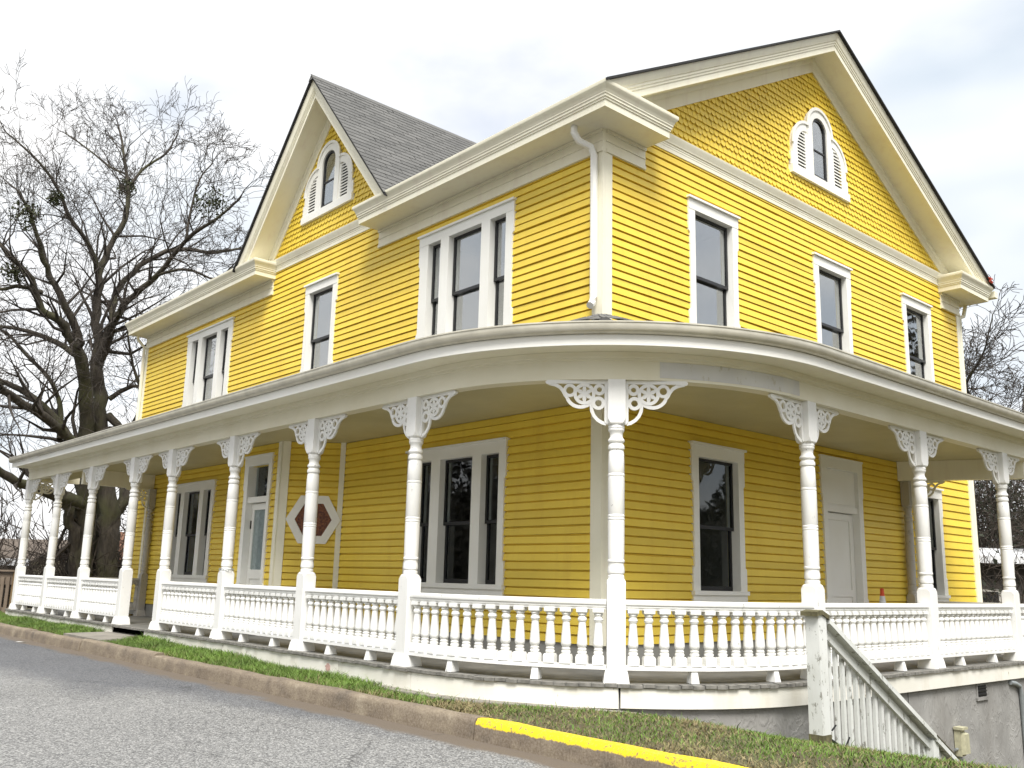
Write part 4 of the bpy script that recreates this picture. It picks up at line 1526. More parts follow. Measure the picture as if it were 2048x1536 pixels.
# fan of shingles at the roof corner below the downspout
fan = MB()
for rr in range(3):
    for k in range(9):
        a = R(-86 + 172 / 9 * k - 45 + 0)
        r0 = 0.1 + rr * 0.15
        cxy = (r0 * math.cos(a) * 1.0, r0 * math.sin(a))
        if cxy[0] < 0.02 and cxy[1] > -0.02:
            continue
        if cxy[0] < -0.9 or cxy[1] > 0.9:
            continue
        z = 3.945 - 0.37 * r0 + random.uniform(0.0, 0.012)
        t = Vector((-math.sin(a), math.cos(a), 0))
        d = Vector((math.cos(a), math.sin(a), -0.37))
        c = Vector((cxy[0], cxy[1], z))
        w2 = 0.06 + r0 * 0.14
        q = [c - t * w2, c + t * w2, c + t * w2 + d * 0.19, c - t * w2 + d * 0.19]
        fan.add([tuple(p) for p in q] + [tuple(p + Vector((0, 0, 0.01))) for p in q], [(0, 1, 2, 3), (7, 6, 5, 4), (0, 4, 5, 1), (1, 5, 6, 2), (2, 6, 7, 3), (3, 7, 4, 0)])
tag(obj('corner_shingles', fan, 'shingle', roof_p), kind='stuff')
# cross beams that close the porch at both ends
obj('end_beam', MB().box(-13.17, -13.03, PF + 0.085, -0.045, 2.63, ZC - 0.002), 'cream', porch)
mb = MB()
mb.add([(0.04, 6.92, 2.63), (0.04, 7.06, 2.63), (1.68, 7.78, 2.63), (1.68, 7.62, 2.63), (0.04, 6.92, ZC - 0.002), (0.04, 7.06, ZC - 0.002), (1.68, 7.78, ZC - 0.002), (1.68, 7.62, ZC - 0.002)],
       [(0, 3, 2, 1), (4, 5, 6, 7), (0, 1, 5, 4), (1, 2, 6, 5), (2, 3, 7, 6), (3, 0, 4, 7)])
obj('end_beam', mb, 'cream', porch)

# ---- columns
SHAFT = [(0.070, 0.94), (0.0795, 0.955), (0.0795, 0.985), (0.072, 0.992), (0.072, 1.003), (0.081, 1.010), (0.083, 1.03), (0.080, 1.06), (0.074, 1.10), (0.0765, 1.108), (0.083, 1.115), (0.083, 1.13),
         (0.077, 1.138), (0.0785, 1.15), (0.0805, 1.30), (0.0815, 1.505), (0.077, 1.512), (0.083, 1.52), (0.083, 1.535), (0.077, 1.541), (0.083, 1.548), (0.083, 1.562), (0.077, 1.569), (0.0815, 1.577),
         (0.0815, 1.93), (0.077, 1.937), (0.083, 1.944), (0.083, 1.962), (0.077, 1.968), (0.081, 1.975), (0.079, 2.08), (0.0755, 2.18), (0.071, 2.187), (0.071, 2.20), (0.0805, 2.207), (0.082, 2.225),
         (0.079, 2.243), (0.068, 2.26), (0.068, 2.268), (0.079, 2.277), (0.083, 2.29), (0.079, 2.303), (0.066, 2.32), (0.063, 2.345), (0.067, 2.37), (0.077, 2.385), (0.0805, 2.392), (0.0805, 2.405),
         (0.075, 2.41), (0.0815, 2.417), (0.0815, 2.433), (0.074, 2.44), (0.074, 2.46)]


def post_mesh():
    m = MB()
    a, c = 0.0885, 0.012
    oct_ = lambda a, c, z: [(-a + c, -a, z), (a - c, -a, z), (a, -a + c, z), (a, a - c, z), (a - c, a, z), (-a + c, a, z), (-a, a - c, z), (-a, -a + c, z)]
    rings = [oct_(0.122, 0.004, 0.0), oct_(0.120, 0.004, 0.018), oct_(0.110, 0.004, 0.085), oct_(0.098, 0.004, 0.125), oct_(a, 0.004, 0.126), oct_(a, 0.004, 0.90), oct_(a, 0.03, 0.935), oct_(0.078, 0.034, 0.952)]
    vs = [p for r in rings for p in r]
    fs = [tuple(range(7, -1, -1)), tuple(range(56, 64))]
    for i in range(7):
        for k in range(8):
            k2 = (k + 1) % 8
            fs.append((i * 8 + k, i * 8 + k2, (i + 1) * 8 + k2, (i + 1) * 8 + k))
    return m.add(vs, fs)


def block_mesh():
    m = MB()
    a = 0.0875
    oct_ = lambda a, c, z: [(-a + c, -a, z), (a - c, -a, z), (a, -a + c, z), (a, a - c, z), (a - c, a, z), (-a + c, a, z), (-a, a - c, z), (-a, -a + c, z)]
    rings = [oct_(0.076, 0.03, 2.446), oct_(a, 0.028, 2.462), oct_(a, 0.005, 2.50), oct_(a, 0.005, 2.898)]
    vs = [p for r in rings for p in r]
    fs = [tuple(range(7, -1, -1)), tuple(range(24, 32))]
    for i in range(3):
        for k in range(8):
            k2 = (k + 1) % 8
            fs.append((i * 8 + k, i * 8 + k2, (i + 1) * 8 + k2, (i + 1) * 8 + k))
    return m.add(vs, fs)


def bracket_mesh():
    """fretwork bracket in the XZ plane, X away from the post, Z down from the beam at 0"""
    m = MB()
    t = 0.017
    m.poly([(0.0, -0.001), (0.60, -0.001), (0.625, -0.02), (0.612, -0.042), (0.57, -0.046), (0.50, -0.036), (0.0, -0.036)], -t, t)
    m.poly([(0.0, -0.0362), (0.032, -0.0362), (0.032, -0.40), (0.028, -0.425), (0.0, -0.45)], -t, t)
    ring = lambda x, z, ro, ri, d: m.strip(arc(x, z, ro, 0, 345, 23), arc(x, z, ri, 0, 345, 23), -t + d, t - d, True)
    ring(0.083, -0.095, 0.059, 0.025, 0.001)
    ring(0.092, -0.232, 0.068, 0.033, 0.0018)
    ring(0.232, -0.14, 0.110, 0.076, 0.0026)
    ring(0.378, -0.105, 0.067, 0.037, 0.0034)
    # six-pointed flower
    for k in range(6):
        a = R(30 + 60 * k)
        ca_, sa_ = math.cos(a), math.sin(a)
        pt_ = [(0.0, 0.006), (0.045, 0.021), (0.088, 0.010), (0.088, -0.010), (0.045, -0.021), (0.0, -0.006)]
        m.poly([(0.232 + x * ca_ - z * sa_, -0.14 + x * sa_ + z * ca_) for x, z in pt_], -t + 0.0042 + 0.0003 * k, t - 0.0042 - 0.0003 * k)
    # bowed lower edge under the flower, tail out to the tip and the lower quarter round
    m.line(arc(0.272, -0.130, 0.142, 205, 335, 14), 0.035, -t + 0.0062, t - 0.0062)
    m.line([(0.398, -0.185), (0.425, -0.15), (0.445, -0.11), (0.475, -0.075), (0.52, -0.05), (0.59, -0.034)], 0.034, -t + 0.0068, t - 0.0068)
    m.line([(0.158, -0.20), (0.163, -0.26), (0.157, -0.31), (0.135, -0.36), (0.10, -0.40), (0.055, -0.428), (0.012, -0.44)], 0.034, -t + 0.0074, t - 0.0074)
    return m


POST = post_mesh().mesh('post', M['white'])
BLOCK = block_mesh().mesh('top_block', M['white'])
SHM = MB().lathe(SHAFT, 24).mesh('shaft', M['white'], 32)
BRK = bracket_mesh().mesh('bracket', M['white'])
SHM_G = SHM.copy()  # grey copies for the wall columns, their shade put into the paint
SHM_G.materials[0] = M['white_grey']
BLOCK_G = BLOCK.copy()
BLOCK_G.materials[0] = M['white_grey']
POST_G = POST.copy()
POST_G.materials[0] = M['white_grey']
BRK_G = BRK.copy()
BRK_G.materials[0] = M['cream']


def column(x, y, ang, label, brs, group='white porch columns', grey=False, sc=(1, 1, 1)):
    c = tag(empty('porch_column', (x, y, 0.0 if not grey else 0.0), ang), label, 'column', group)
    c.scale = sc
    c.rotation_euler = (random.uniform(-0.004, 0.004), random.uniform(-0.004, 0.004), ang + random.uniform(-0.02, 0.02))
    c['kind'] = 'thing'
    link('base_post', POST_G if grey else POST, c)
    link('shaft', SHM_G if grey else SHM, c)
    link('top_block', BLOCK_G if grey else BLOCK, c)
    for b in brs:
        o = link('bracket', BRK_G if grey else BRK, c, (0.087 * math.cos(b), 0.087 * math.sin(b), 2.899), b)
    return c


colx = [-16.437, -14.291, -12.086, -9.825, -8.142, -5.859, -3.563, -1.335]
ordn = ['leftmost turned white porch column at the far end of the porch', 'second turned white porch column from the left end', 'third turned white porch column from the left end',
        'white column on the left of the porch step opening', 'white column on the right of the porch step opening', 'white porch column with a chain wrapped round it',
        'peeling white porch column in front of the hexagon window', 'white porch column covering the left part of the triple window']
for i, x in enumerate(colx):
    br = [0.0, math.pi] if i > 0 else [0.0, math.pi / 2]
    column(x, PF, 0.0, ordn[i], br)
(c9, a9) = colpos(LARC / 2)
column(c9[0], c9[1], a9, 'tallest-looking nearest white column at the curved porch corner', [0.0, math.pi])
for y, lb in ((1.406, 'white porch column directly behind the flaking stair newel'), (4.025, 'white porch column just left of the sunlit side window'), (6.598, 'rightmost white porch column by the picture edge')):
    column(PR, y, math.pi / 2, lb, [0.0, math.pi])
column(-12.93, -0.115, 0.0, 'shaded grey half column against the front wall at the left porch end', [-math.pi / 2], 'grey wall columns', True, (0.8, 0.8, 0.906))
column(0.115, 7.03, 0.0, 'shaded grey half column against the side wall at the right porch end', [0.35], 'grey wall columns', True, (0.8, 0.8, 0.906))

# ---- railings
BAL = [(0.040, 0.0), (0.040, 0.062), (0.030, 0.075), (0.030, 0.083), (0.036, 0.088), (0.036, 0.10), (0.031, 0.106), (0.034, 0.13), (0.030, 0.136), (0.031, 0.145)]
balm = MB()
balm.lathe([(0.0665, 0.0), (0.0665, 0.066), (0.056, 0.085)], 4, rot=math.pi / 4)
balm.lathe([(0.040, 0.0852), (0.034, 0.092), (0.040, 0.098), (0.040, 0.112), (0.033, 0.12), (0.037, 0.128), (0.037, 0.14), (0.030, 0.148), (0.036, 0.158), (0.043, 0.175), (0.043, 0.19), (0.0395, 0.25),
            (0.032, 0.345), (0.029, 0.39), (0.036, 0.396), (0.036, 0.404), (0.040, 0.41), (0.034, 0.43), (0.027, 0.445), (0.0375, 0.453), (0.0375, 0.462), (0.031, 0.468)], 12)
balm.lathe([(0.052, 0.4682), (0.064, 0.48), (0.064, 0.51)], 4, rot=math.pi / 4)
BALM = balm.mesh('baluster', M['white'], 35)
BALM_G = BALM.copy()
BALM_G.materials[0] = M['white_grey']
TOPR = [(-0.058, 0.712), (0.058, 0.712), (0.062, 0.722), (0.058, 0.752), (0.03, 0.762), (-0.03, 0.762), (-0.058, 0.752)]
SUBR = [(-0.040, 0.668), (0.040, 0.668), (0.044, 0.688), (0.050, 0.692), (0.050, 0.711), (-0.050, 0.711), (-0.044, 0.688)]
BOTR = [(-0.052, 0.118), (0.052, 0.118), (0.052, 0.150), (0.044, 0.1585), (-0.044, 0.1585), (-0.052, 0.150)]


def railing(pfun, s0, s1, label, curved=False, group='white porch railing bays', grey=False):
    mat = 'white_grey' if grey else 'white'
    L = s1 - s0
    n_ = 14 if curved else 1
    pts = [pfun(s0 + L * i / n_)[0] for i in range(n_ + 1)]
    (bx, by), _ = pfun((s0 + s1) / 2)
    rt_ = tag(empty('porch_railing', (bx, by, 0)), label, 'railing', group)
    pts = [(x - bx, y - by) for x, y in pts]
    obj('top_rail', MB().sweep(pts, TOPR), mat, rt_, smooth=30 if curved else None)
    obj('sub_rail', MB().sweep(pts, SUBR), mat, rt_, smooth=30 if curved else None)
    obj('bottom_rail', MB().sweep(pts, BOTR), mat, rt_, smooth=30 if curved else None)
    nb = int(round(L / 0.154))
    for i in range(nb):
        (x, y), a = pfun(s0 + L * (i + 0.5) / nb)
        link('baluster', BALM_G if grey else BALM, rt_, (x - bx, y - by, 0.1588), a + random.uniform(-0.06, 0.06), (1.17, 1.17, 1.0))
    nf = 2 if L < 2.6 else 3
    for i in range(nf):
        (x, y), a = pfun(s0 + L * (i + 0.7) / (nf + 0.4))
        f = MB()
        f.add([(-0.04, -0.062, 0.005), (0.04, -0.062, 0.005), (0.04, 0.062, 0.005), (-0.04, 0.062, 0.005), (-0.03, -0.04, 0.1178), (0.03, -0.04, 0.1178), (0.03, 0.04, 0.1178), (-0.03, 0.04, 0.1178)],
              [(0, 3, 2, 1), (4, 5, 6, 7), (0, 1, 5, 4), (1, 2, 6, 5), (2, 3, 7, 6), (3, 0, 4, 7)])
        obj('rail_foot', f, mat, rt_, (x - bx, y - by, 0), a)
    return rt_


scol = [sx(x) for x in colx] + [LARC / 2] + [sy(1.406), sy(4.025), sy(6.598), sy(9.16)]
rl = {0: 'white baluster railing bay at the far left end of the porch', 1: 'second white baluster railing bay from the left', 2: 'white baluster railing bay left of the step opening',
      4: 'white baluster railing bay right of the step opening', 5: 'white baluster railing bay below the glazed entrance door', 6: 'white baluster railing bay below the hexagon window',
      7: 'curved white baluster railing bay left of the corner column', 8: 'curved white baluster railing bay right of the corner column', 9: 'white baluster railing bay behind the stair handrail',
      10: 'white baluster railing bay below the sunlit side window', 11: 'white baluster railing bay cut off by the right picture edge'}
for i, lb in rl.items():
    railing(colpos, scol[i] + 0.088, scol[i + 1] - 0.088, lb, i in (7, 8))


def straight(ax, ay, bx, by):
    l = math.hypot(bx - ax, by - ay)
    a = math.atan2(by - ay, bx - ax)
    return (lambda s: ((ax + (bx - ax) * s / l, ay + (by - ay) * s / l), a)), l


f_, l_ = straight(-13.0, PF + 0.1, -13.0, -0.12)
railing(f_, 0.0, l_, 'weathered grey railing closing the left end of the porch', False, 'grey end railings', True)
f_, l_ = straight(0.12, 7.05, PR - 0.05, 7.7)
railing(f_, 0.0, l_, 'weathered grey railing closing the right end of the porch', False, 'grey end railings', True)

# chain round the sixth column
mb = MB()
for k in range(18):
    a = 2 * math.pi * k / 18
    c = Vector((0.098 * math.cos(a), 0.098 * math.sin(a), 0.012 * math.sin(3 * a)))
    t = Vector((-math.sin(a), math.cos(a), 0))
    b_ = Vector((0, 0, 1)) if k % 2 else Vector((math.cos(a), math.sin(a), 0))
    mb.tube([tuple(c + t * (0.022 * math.cos(q)) + b_ * (0.011 * math.sin(q))) for q in [2 * math.pi * j / 8 for j in range(9)]], 0.0035, 5)
tag(obj('chain', mb, 'galv', loc=(-5.859, PF, 0.965)), 'thin metal chain wrapped round a porch column above its base', 'chain')

# ---- traffic cone on the porch
cn = tag(empty('traffic_cone', (0.27, 5.75, 0.0)), 'orange traffic cone with white bands on the porch by the side wall', 'traffic cone')
obj('cone_body', MB().lathe([(0.125, 0.03), (0.118, 0.06), (0.028, 0.88), (0.026, 0.93), (0.018, 0.935)], 20), 'orange', cn, smooth=40)
obj('cone_base', MB().box(-0.17, 0.17, -0.17, 0.17, 0.0, 0.032), 'orange', cn)
obj('reflective_band', MB().lathe([(0.0505, 0.69), (0.0355, 0.825), (0.034, 0.825)], 20), 'reflect', cn, smooth=40)
obj('reflective_band', MB().lathe([(0.083, 0.40), (0.0655, 0.56), (0.064, 0.56)], 20), 'reflect', cn, smooth=40)
tag(obj('brick', MB().box(-0.1, 0.1, -0.05, 0.05, 0, 0.065), 'red', loc=(0.2, 6.15, 0.001)), 'red brick lying on the porch boards beside the cone', 'brick')

# ---- stair handrail beside the foundation
stair = tag(empty('stair_railing', (2.4, 0.3, -0.53)), 'flaking white wooden stair handrail with pickets beside the porch foundation', 'stair railing')
sl = -0.588


def nw(y0, ztop, zbot, w=0.062):
    m = MB()
    m.box(-w, w, y0 - w, y0 + w, zbot, ztop)
    return m


obj('newel_post', nw(0.0, 1.205, -0.35, 0.068), 'white_old', stair)
m = MB().box(-0.072, 0.072, -0.072, 0.072, -0.35, 0.17)
obj('newel_moss', m, 'moss', stair)
m = MB()
m.sweep([(0, -0.115), (0, -0.02), (0, 0.10)], [(-0.085, 0), (0.085, 0), (0.085, 0.04), (-0.085, 0.04)])
zz = [1.196, 1.212, 1.165]
m.v = [(x, y, zz[i // 4] + z) for i, (x, y, z) in enumerate(m.v)]
obj('handrail_cap', m, 'moss', stair)


def sloped(x0, x1, y0, y1, zoff, h, mat, name):
    m = MB()
    za, zb = zoff + sl * y0, zoff + sl * y1
    m.add([(x0, y0, za), (x1, y0, za), (x1, y1, zb), (x0, y1, zb), (x0, y0, za + h), (x1, y0, za + h), (x1, y1, zb + h), (x0, y1, zb + h)],
          [(0, 3, 2, 1), (4, 5, 6, 7), (0, 1, 5, 4), (1, 2, 6, 5), (2, 3, 7, 6), (3, 0, 4, 7)])
    return obj(name, m, mat, stair)


sloped(-0.09, 0.085, 0.101, 2.10, 1.190, 0.05, 'white_old', 'handrail')
sloped(-0.09, 0.085, 2.104, 4.2, 1.170, 0.05, 'white_old', 'handrail')
sloped(-0.092, 0.08, 0.101, 4.2, 1.2405, 0.005, 'moss', 'handrail_weathering')
sloped(-0.019, 0.019, 0.07, 4.2, 1.075, 0.085, 'white_old', 'upper_stringer')
sloped(-0.019, 0.019, 0.07, 4.2, 0.12, 0.09, 'white_old', 'lower_stringer')
obj('newel_post', nw(2.12, 1.19 + sl * 2.12, -1.6, 0.06), 'white_old', stair)
k = 0
y = 0.135
while y < 4.1:
    if not 2.03 < y < 2.21:
        zt_ = 1.15 + sl * y
        obj('picket', MB().box(-0.052, -0.0195, y - 0.021, y + 0.021, zt_ - 1.16, zt_), 'white_old', stair)
    y += 0.118
# iron bits at the foot of the newel
mb = MB()
mb.tube([(0.06, 0.08, 0.12), (0.06, 0.45, -0.05)], 0.014, 6).tube([(0.06, 0.1, 0.2), (0.06, 0.17, 0.24)], 0.008, 5).tube([(0.06, 0.3, 0.02), (0.07, 0.38, 0.12)], 0.008, 5)
obj('iron_brace', mb, 'black', stair)

# ---- meter box, pipe on the foundation
eb = tag(empty('outlet_box', (PR + 0.14, 4.25, -1.0)), 'beige weatherproof electrical box with lid on the grey foundation wall', 'electrical box')
obj('box_body', MB().box(0.0, 0.075, -0.06, 0.06, 0.0, 0.30), 'boxtan', eb)
obj('box_lid', MB().add([(0.076, -0.05, 0.02), (0.076, 0.075, 0.02), (0.12, 0.085, 0.03), (0.12, -0.03, 0.03), (0.076, -0.05, 0.27), (0.076, 0.075, 0.27), (0.115, 0.085, 0.25), (0.115, -0.03, 0.25)],
                        [(0, 3, 2, 1), (4, 5, 6, 7), (0, 1, 5, 4), (1, 2, 6, 5), (2, 3, 7, 6), (3, 0, 4, 7)]), 'boxtan', eb)
obj('box_hood', MB().box(0.0, 0.11, -0.075, 0.08, 0.301, 0.33), 'boxtan', eb)
obj('knob', MB().tube([(0.03, -0.061, 0.08), (0.03, -0.12, 0.08)], 0.016, 8), 'galv', eb)
obj('conduit', MB().tube([(0.03, 0.0, -0.001), (0.03, 0.0, -1.4)], 0.018, 8), 'galv', eb)
tag(obj('drain_pipe', MB().tube([(PR + 0.155, 5.95, -0.25), (PR + 0.16, 6.1, -0.27), (PR + 0.165, 6.22, -0.31), (PR + 0.165, 6.26, -0.42), (PR + 0.165, 6.27, -1.2), (PR + 0.165, 6.27, -2.2)], 0.03, 10), 'galv', smooth=40),
    'grey pipe bending down the foundation wall at the right edge', 'pipe')
# small marks and litter
tag(obj('paper_scrap', MB().add([(0, 0, 0.004), (0.22, 0.03, 0.012), (0.23, 0.08, 0.006), (0.01, 0.06, 0.01)], [(0, 1, 2, 3)]), 'paper', loc=(-10.9, -2.95, -0.334), rz=0.3), 'scrap of white paper on the asphalt near the kerb', 'paper')
mk = MB().poly([(0.05 * math.cos(R(a)) * (1 + 0.3 * math.sin(a * 3)), 0.045 * math.sin(R(a))) for a in range(0, 360, 24)], -0.0035, -0.001)
o = obj('paint_mark', mk, 'pink', porch, loc=(-2.62, PF - 0.178, -0.115))

# ------------------------------------------------------------------ trees
def seg_mesh(name, P0, P1, R0, R1, sides, mat):
    P0, P1 = np.asarray(P0), np.asarray(P1)
    n_ = len(P0)
    d = P1 - P0
    d = d / (np.linalg.norm(d, axis=1, keepdims=True) + 1e-9)
    ref = np.where(np.abs(d[:, 2:3]) < 0.9, np.array([[0, 0, 1.0]]), np.array([[1.0, 0, 0]]))
    a = np.cross(d, ref)
    a /= np.linalg.norm(a, axis=1, keepdims=True)
    b = np.cross(d, a)
    V = np.empty((n_, 2 * sides, 3))
    for k in range(sides):
        t = 2 * np.pi * k / sides
        o = a * np.cos(t) + b * np.sin(t)
        V[:, k] = P0 + o * np.asarray(R0)[:, None]
        V[:, sides + k] = P1 + o * np.asarray(R1)[:, None]
    base = np.arange(n_)[:, None] * 2 * sides
    F = np.concatenate([base + np.array([k, (k + 1) % sides, sides + (k + 1) % sides, sides + k]) for k in range(sides)])
    return np_mesh(name, V.reshape(-1, 3), F, mat)


class Segs:
    def __init__(s):
        s.a, s.b, s.r, s.q = [], [], [], []

    def put(s, a, b, r, q):
        s.a.append(tuple(a))
        s.b.append(tuple(b))
        s.r.append(r)
        s.q.append(q)


def grow(S_, rnd, p, d, length, rad, depth, upb=0.25, minr=0.006, fork=1.0):
    """a wandering branch that forks into finer ones"""
    n_ = max(3, int(length / 0.28)) if depth < 3 else 3
    step = length / n_
    r = rad
    p = Vector(p)
    d = Vector(d).normalized()
    for i in range(n_):
        d = (d + Vector((rnd.gauss(0, 0.26), rnd.gauss(0, 0.26), rnd.gauss(0.0, 0.22) + upb * 0.1))).normalized()
        q = p + d * step
        r2 = max(minr, rad * (1 - 0.8 * (i + 1) / n_))
        S_.put(p, q, r, r2)
        if depth > 0 and i > 0:
            for _ in range(2 if rnd.random() < 0.55 * fork else 1):
                ax = Vector((rnd.gauss(0, 1), rnd.gauss(0, 1), rnd.gauss(0, 1))).normalized()
                nd = Matrix.Rotation(R(rnd.uniform(28, 62)), 3, ax) @ d
                nd.z += upb * 0.35
                grow(S_, rnd, q, nd, length * rnd.uniform(0.42, 0.68), max(minr, r2 * 0.7), depth - 1, upb, minr, fork)
        p, r = q, r2


def bare_tree(name, base, limbs, label, seed, twig_depth=3, spacing=0.62, minr=0.006, lmul=1.0, group=None):
    rnd = random.Random(seed)
    t = tag(empty(name, base), label, 'tree', group)
    bv = Vector(base)
    tr = MB()
    S_ = Segs()
    for li, l in enumerate(limbs):
        pts = [Vector(p[:3]) - bv for p in l]
        rad = [p[3] * (0.85 if p[3] > 0.2 else 1.0) for p in l]
        # smooth the limb with a few knees
        fine, fr = [], []
        for i in range(len(pts) - 1):
            p0, p1 = pts[max(i - 1, 0)], pts[i]
            p2, p3 = pts[i + 1], pts[min(i + 2, len(pts) - 1)]
            for k in range(4):
                u = k / 4
                q = 0.5 * ((2 * p1) + (p2 - p0) * u + (2 * p0 - 5 * p1 + 4 * p2 - p3) * u * u + (3 * p1 - p0 - 3 * p2 + p3) * u ** 3)
                j = 0.0 if (i == 0 and k == 0) else (0.25 * rad[i] if rad[i] < 0.12 else 0.03 + 0.05 * rad[i])
                fine.append(q + Vector((rnd.gauss(0, j), rnd.gauss(0, j), rnd.gauss(0, j * 0.5))))
                fr.append(rad[i] + (rad[i + 1] - rad[i]) * u)
        fine.append(pts[-1])
        fr.append(rad[-1])
        tr.tube([tuple(q) for q in fine], [x * (1 + rnd.uniform(-0.06, 0.06)) for x in fr], 10)
        acc = 0.0
        for i in range(1, len(fine)):
            acc += (fine[i] - fine[i - 1]).length
            if fr[i] < 0.17 and acc > spacing * (0.5 + fr[i] * 4) * rnd.uniform(0.6, 1.3):
                acc = 0.0
                d = (fine[i] - fine[i - 1]).normalized()
                for _ in range(2):
                    ax = Vector((rnd.gauss(0, 1), rnd.gauss(0, 1), rnd.gauss(0, 1))).normalized()
                    nd = Matrix.Rotation(R(rnd.uniform(35, 75)), 3, ax) @ d
                    nd.z += 0.1
                    grow(S_, rnd, fine[i], nd, lmul * rnd.uniform(1.0, 2.2) * (0.36 + min(fr[i], 0.09) * 9), fr[i] * 0.5, twig_depth, 0.12, minr)
        grow(S_, rnd, fine[-1], fine[-1] - fine[-2], lmul * 0.85, fr[-1], twig_depth, 0.1, minr)
    obj('trunk', tr, 'bark', t, smooth=60)
    me = seg_mesh('crown', S_.a, S_.b, S_.r, S_.q, 3, M['twig'])
    link('crown', me, t)
    return t, len(S_.a)


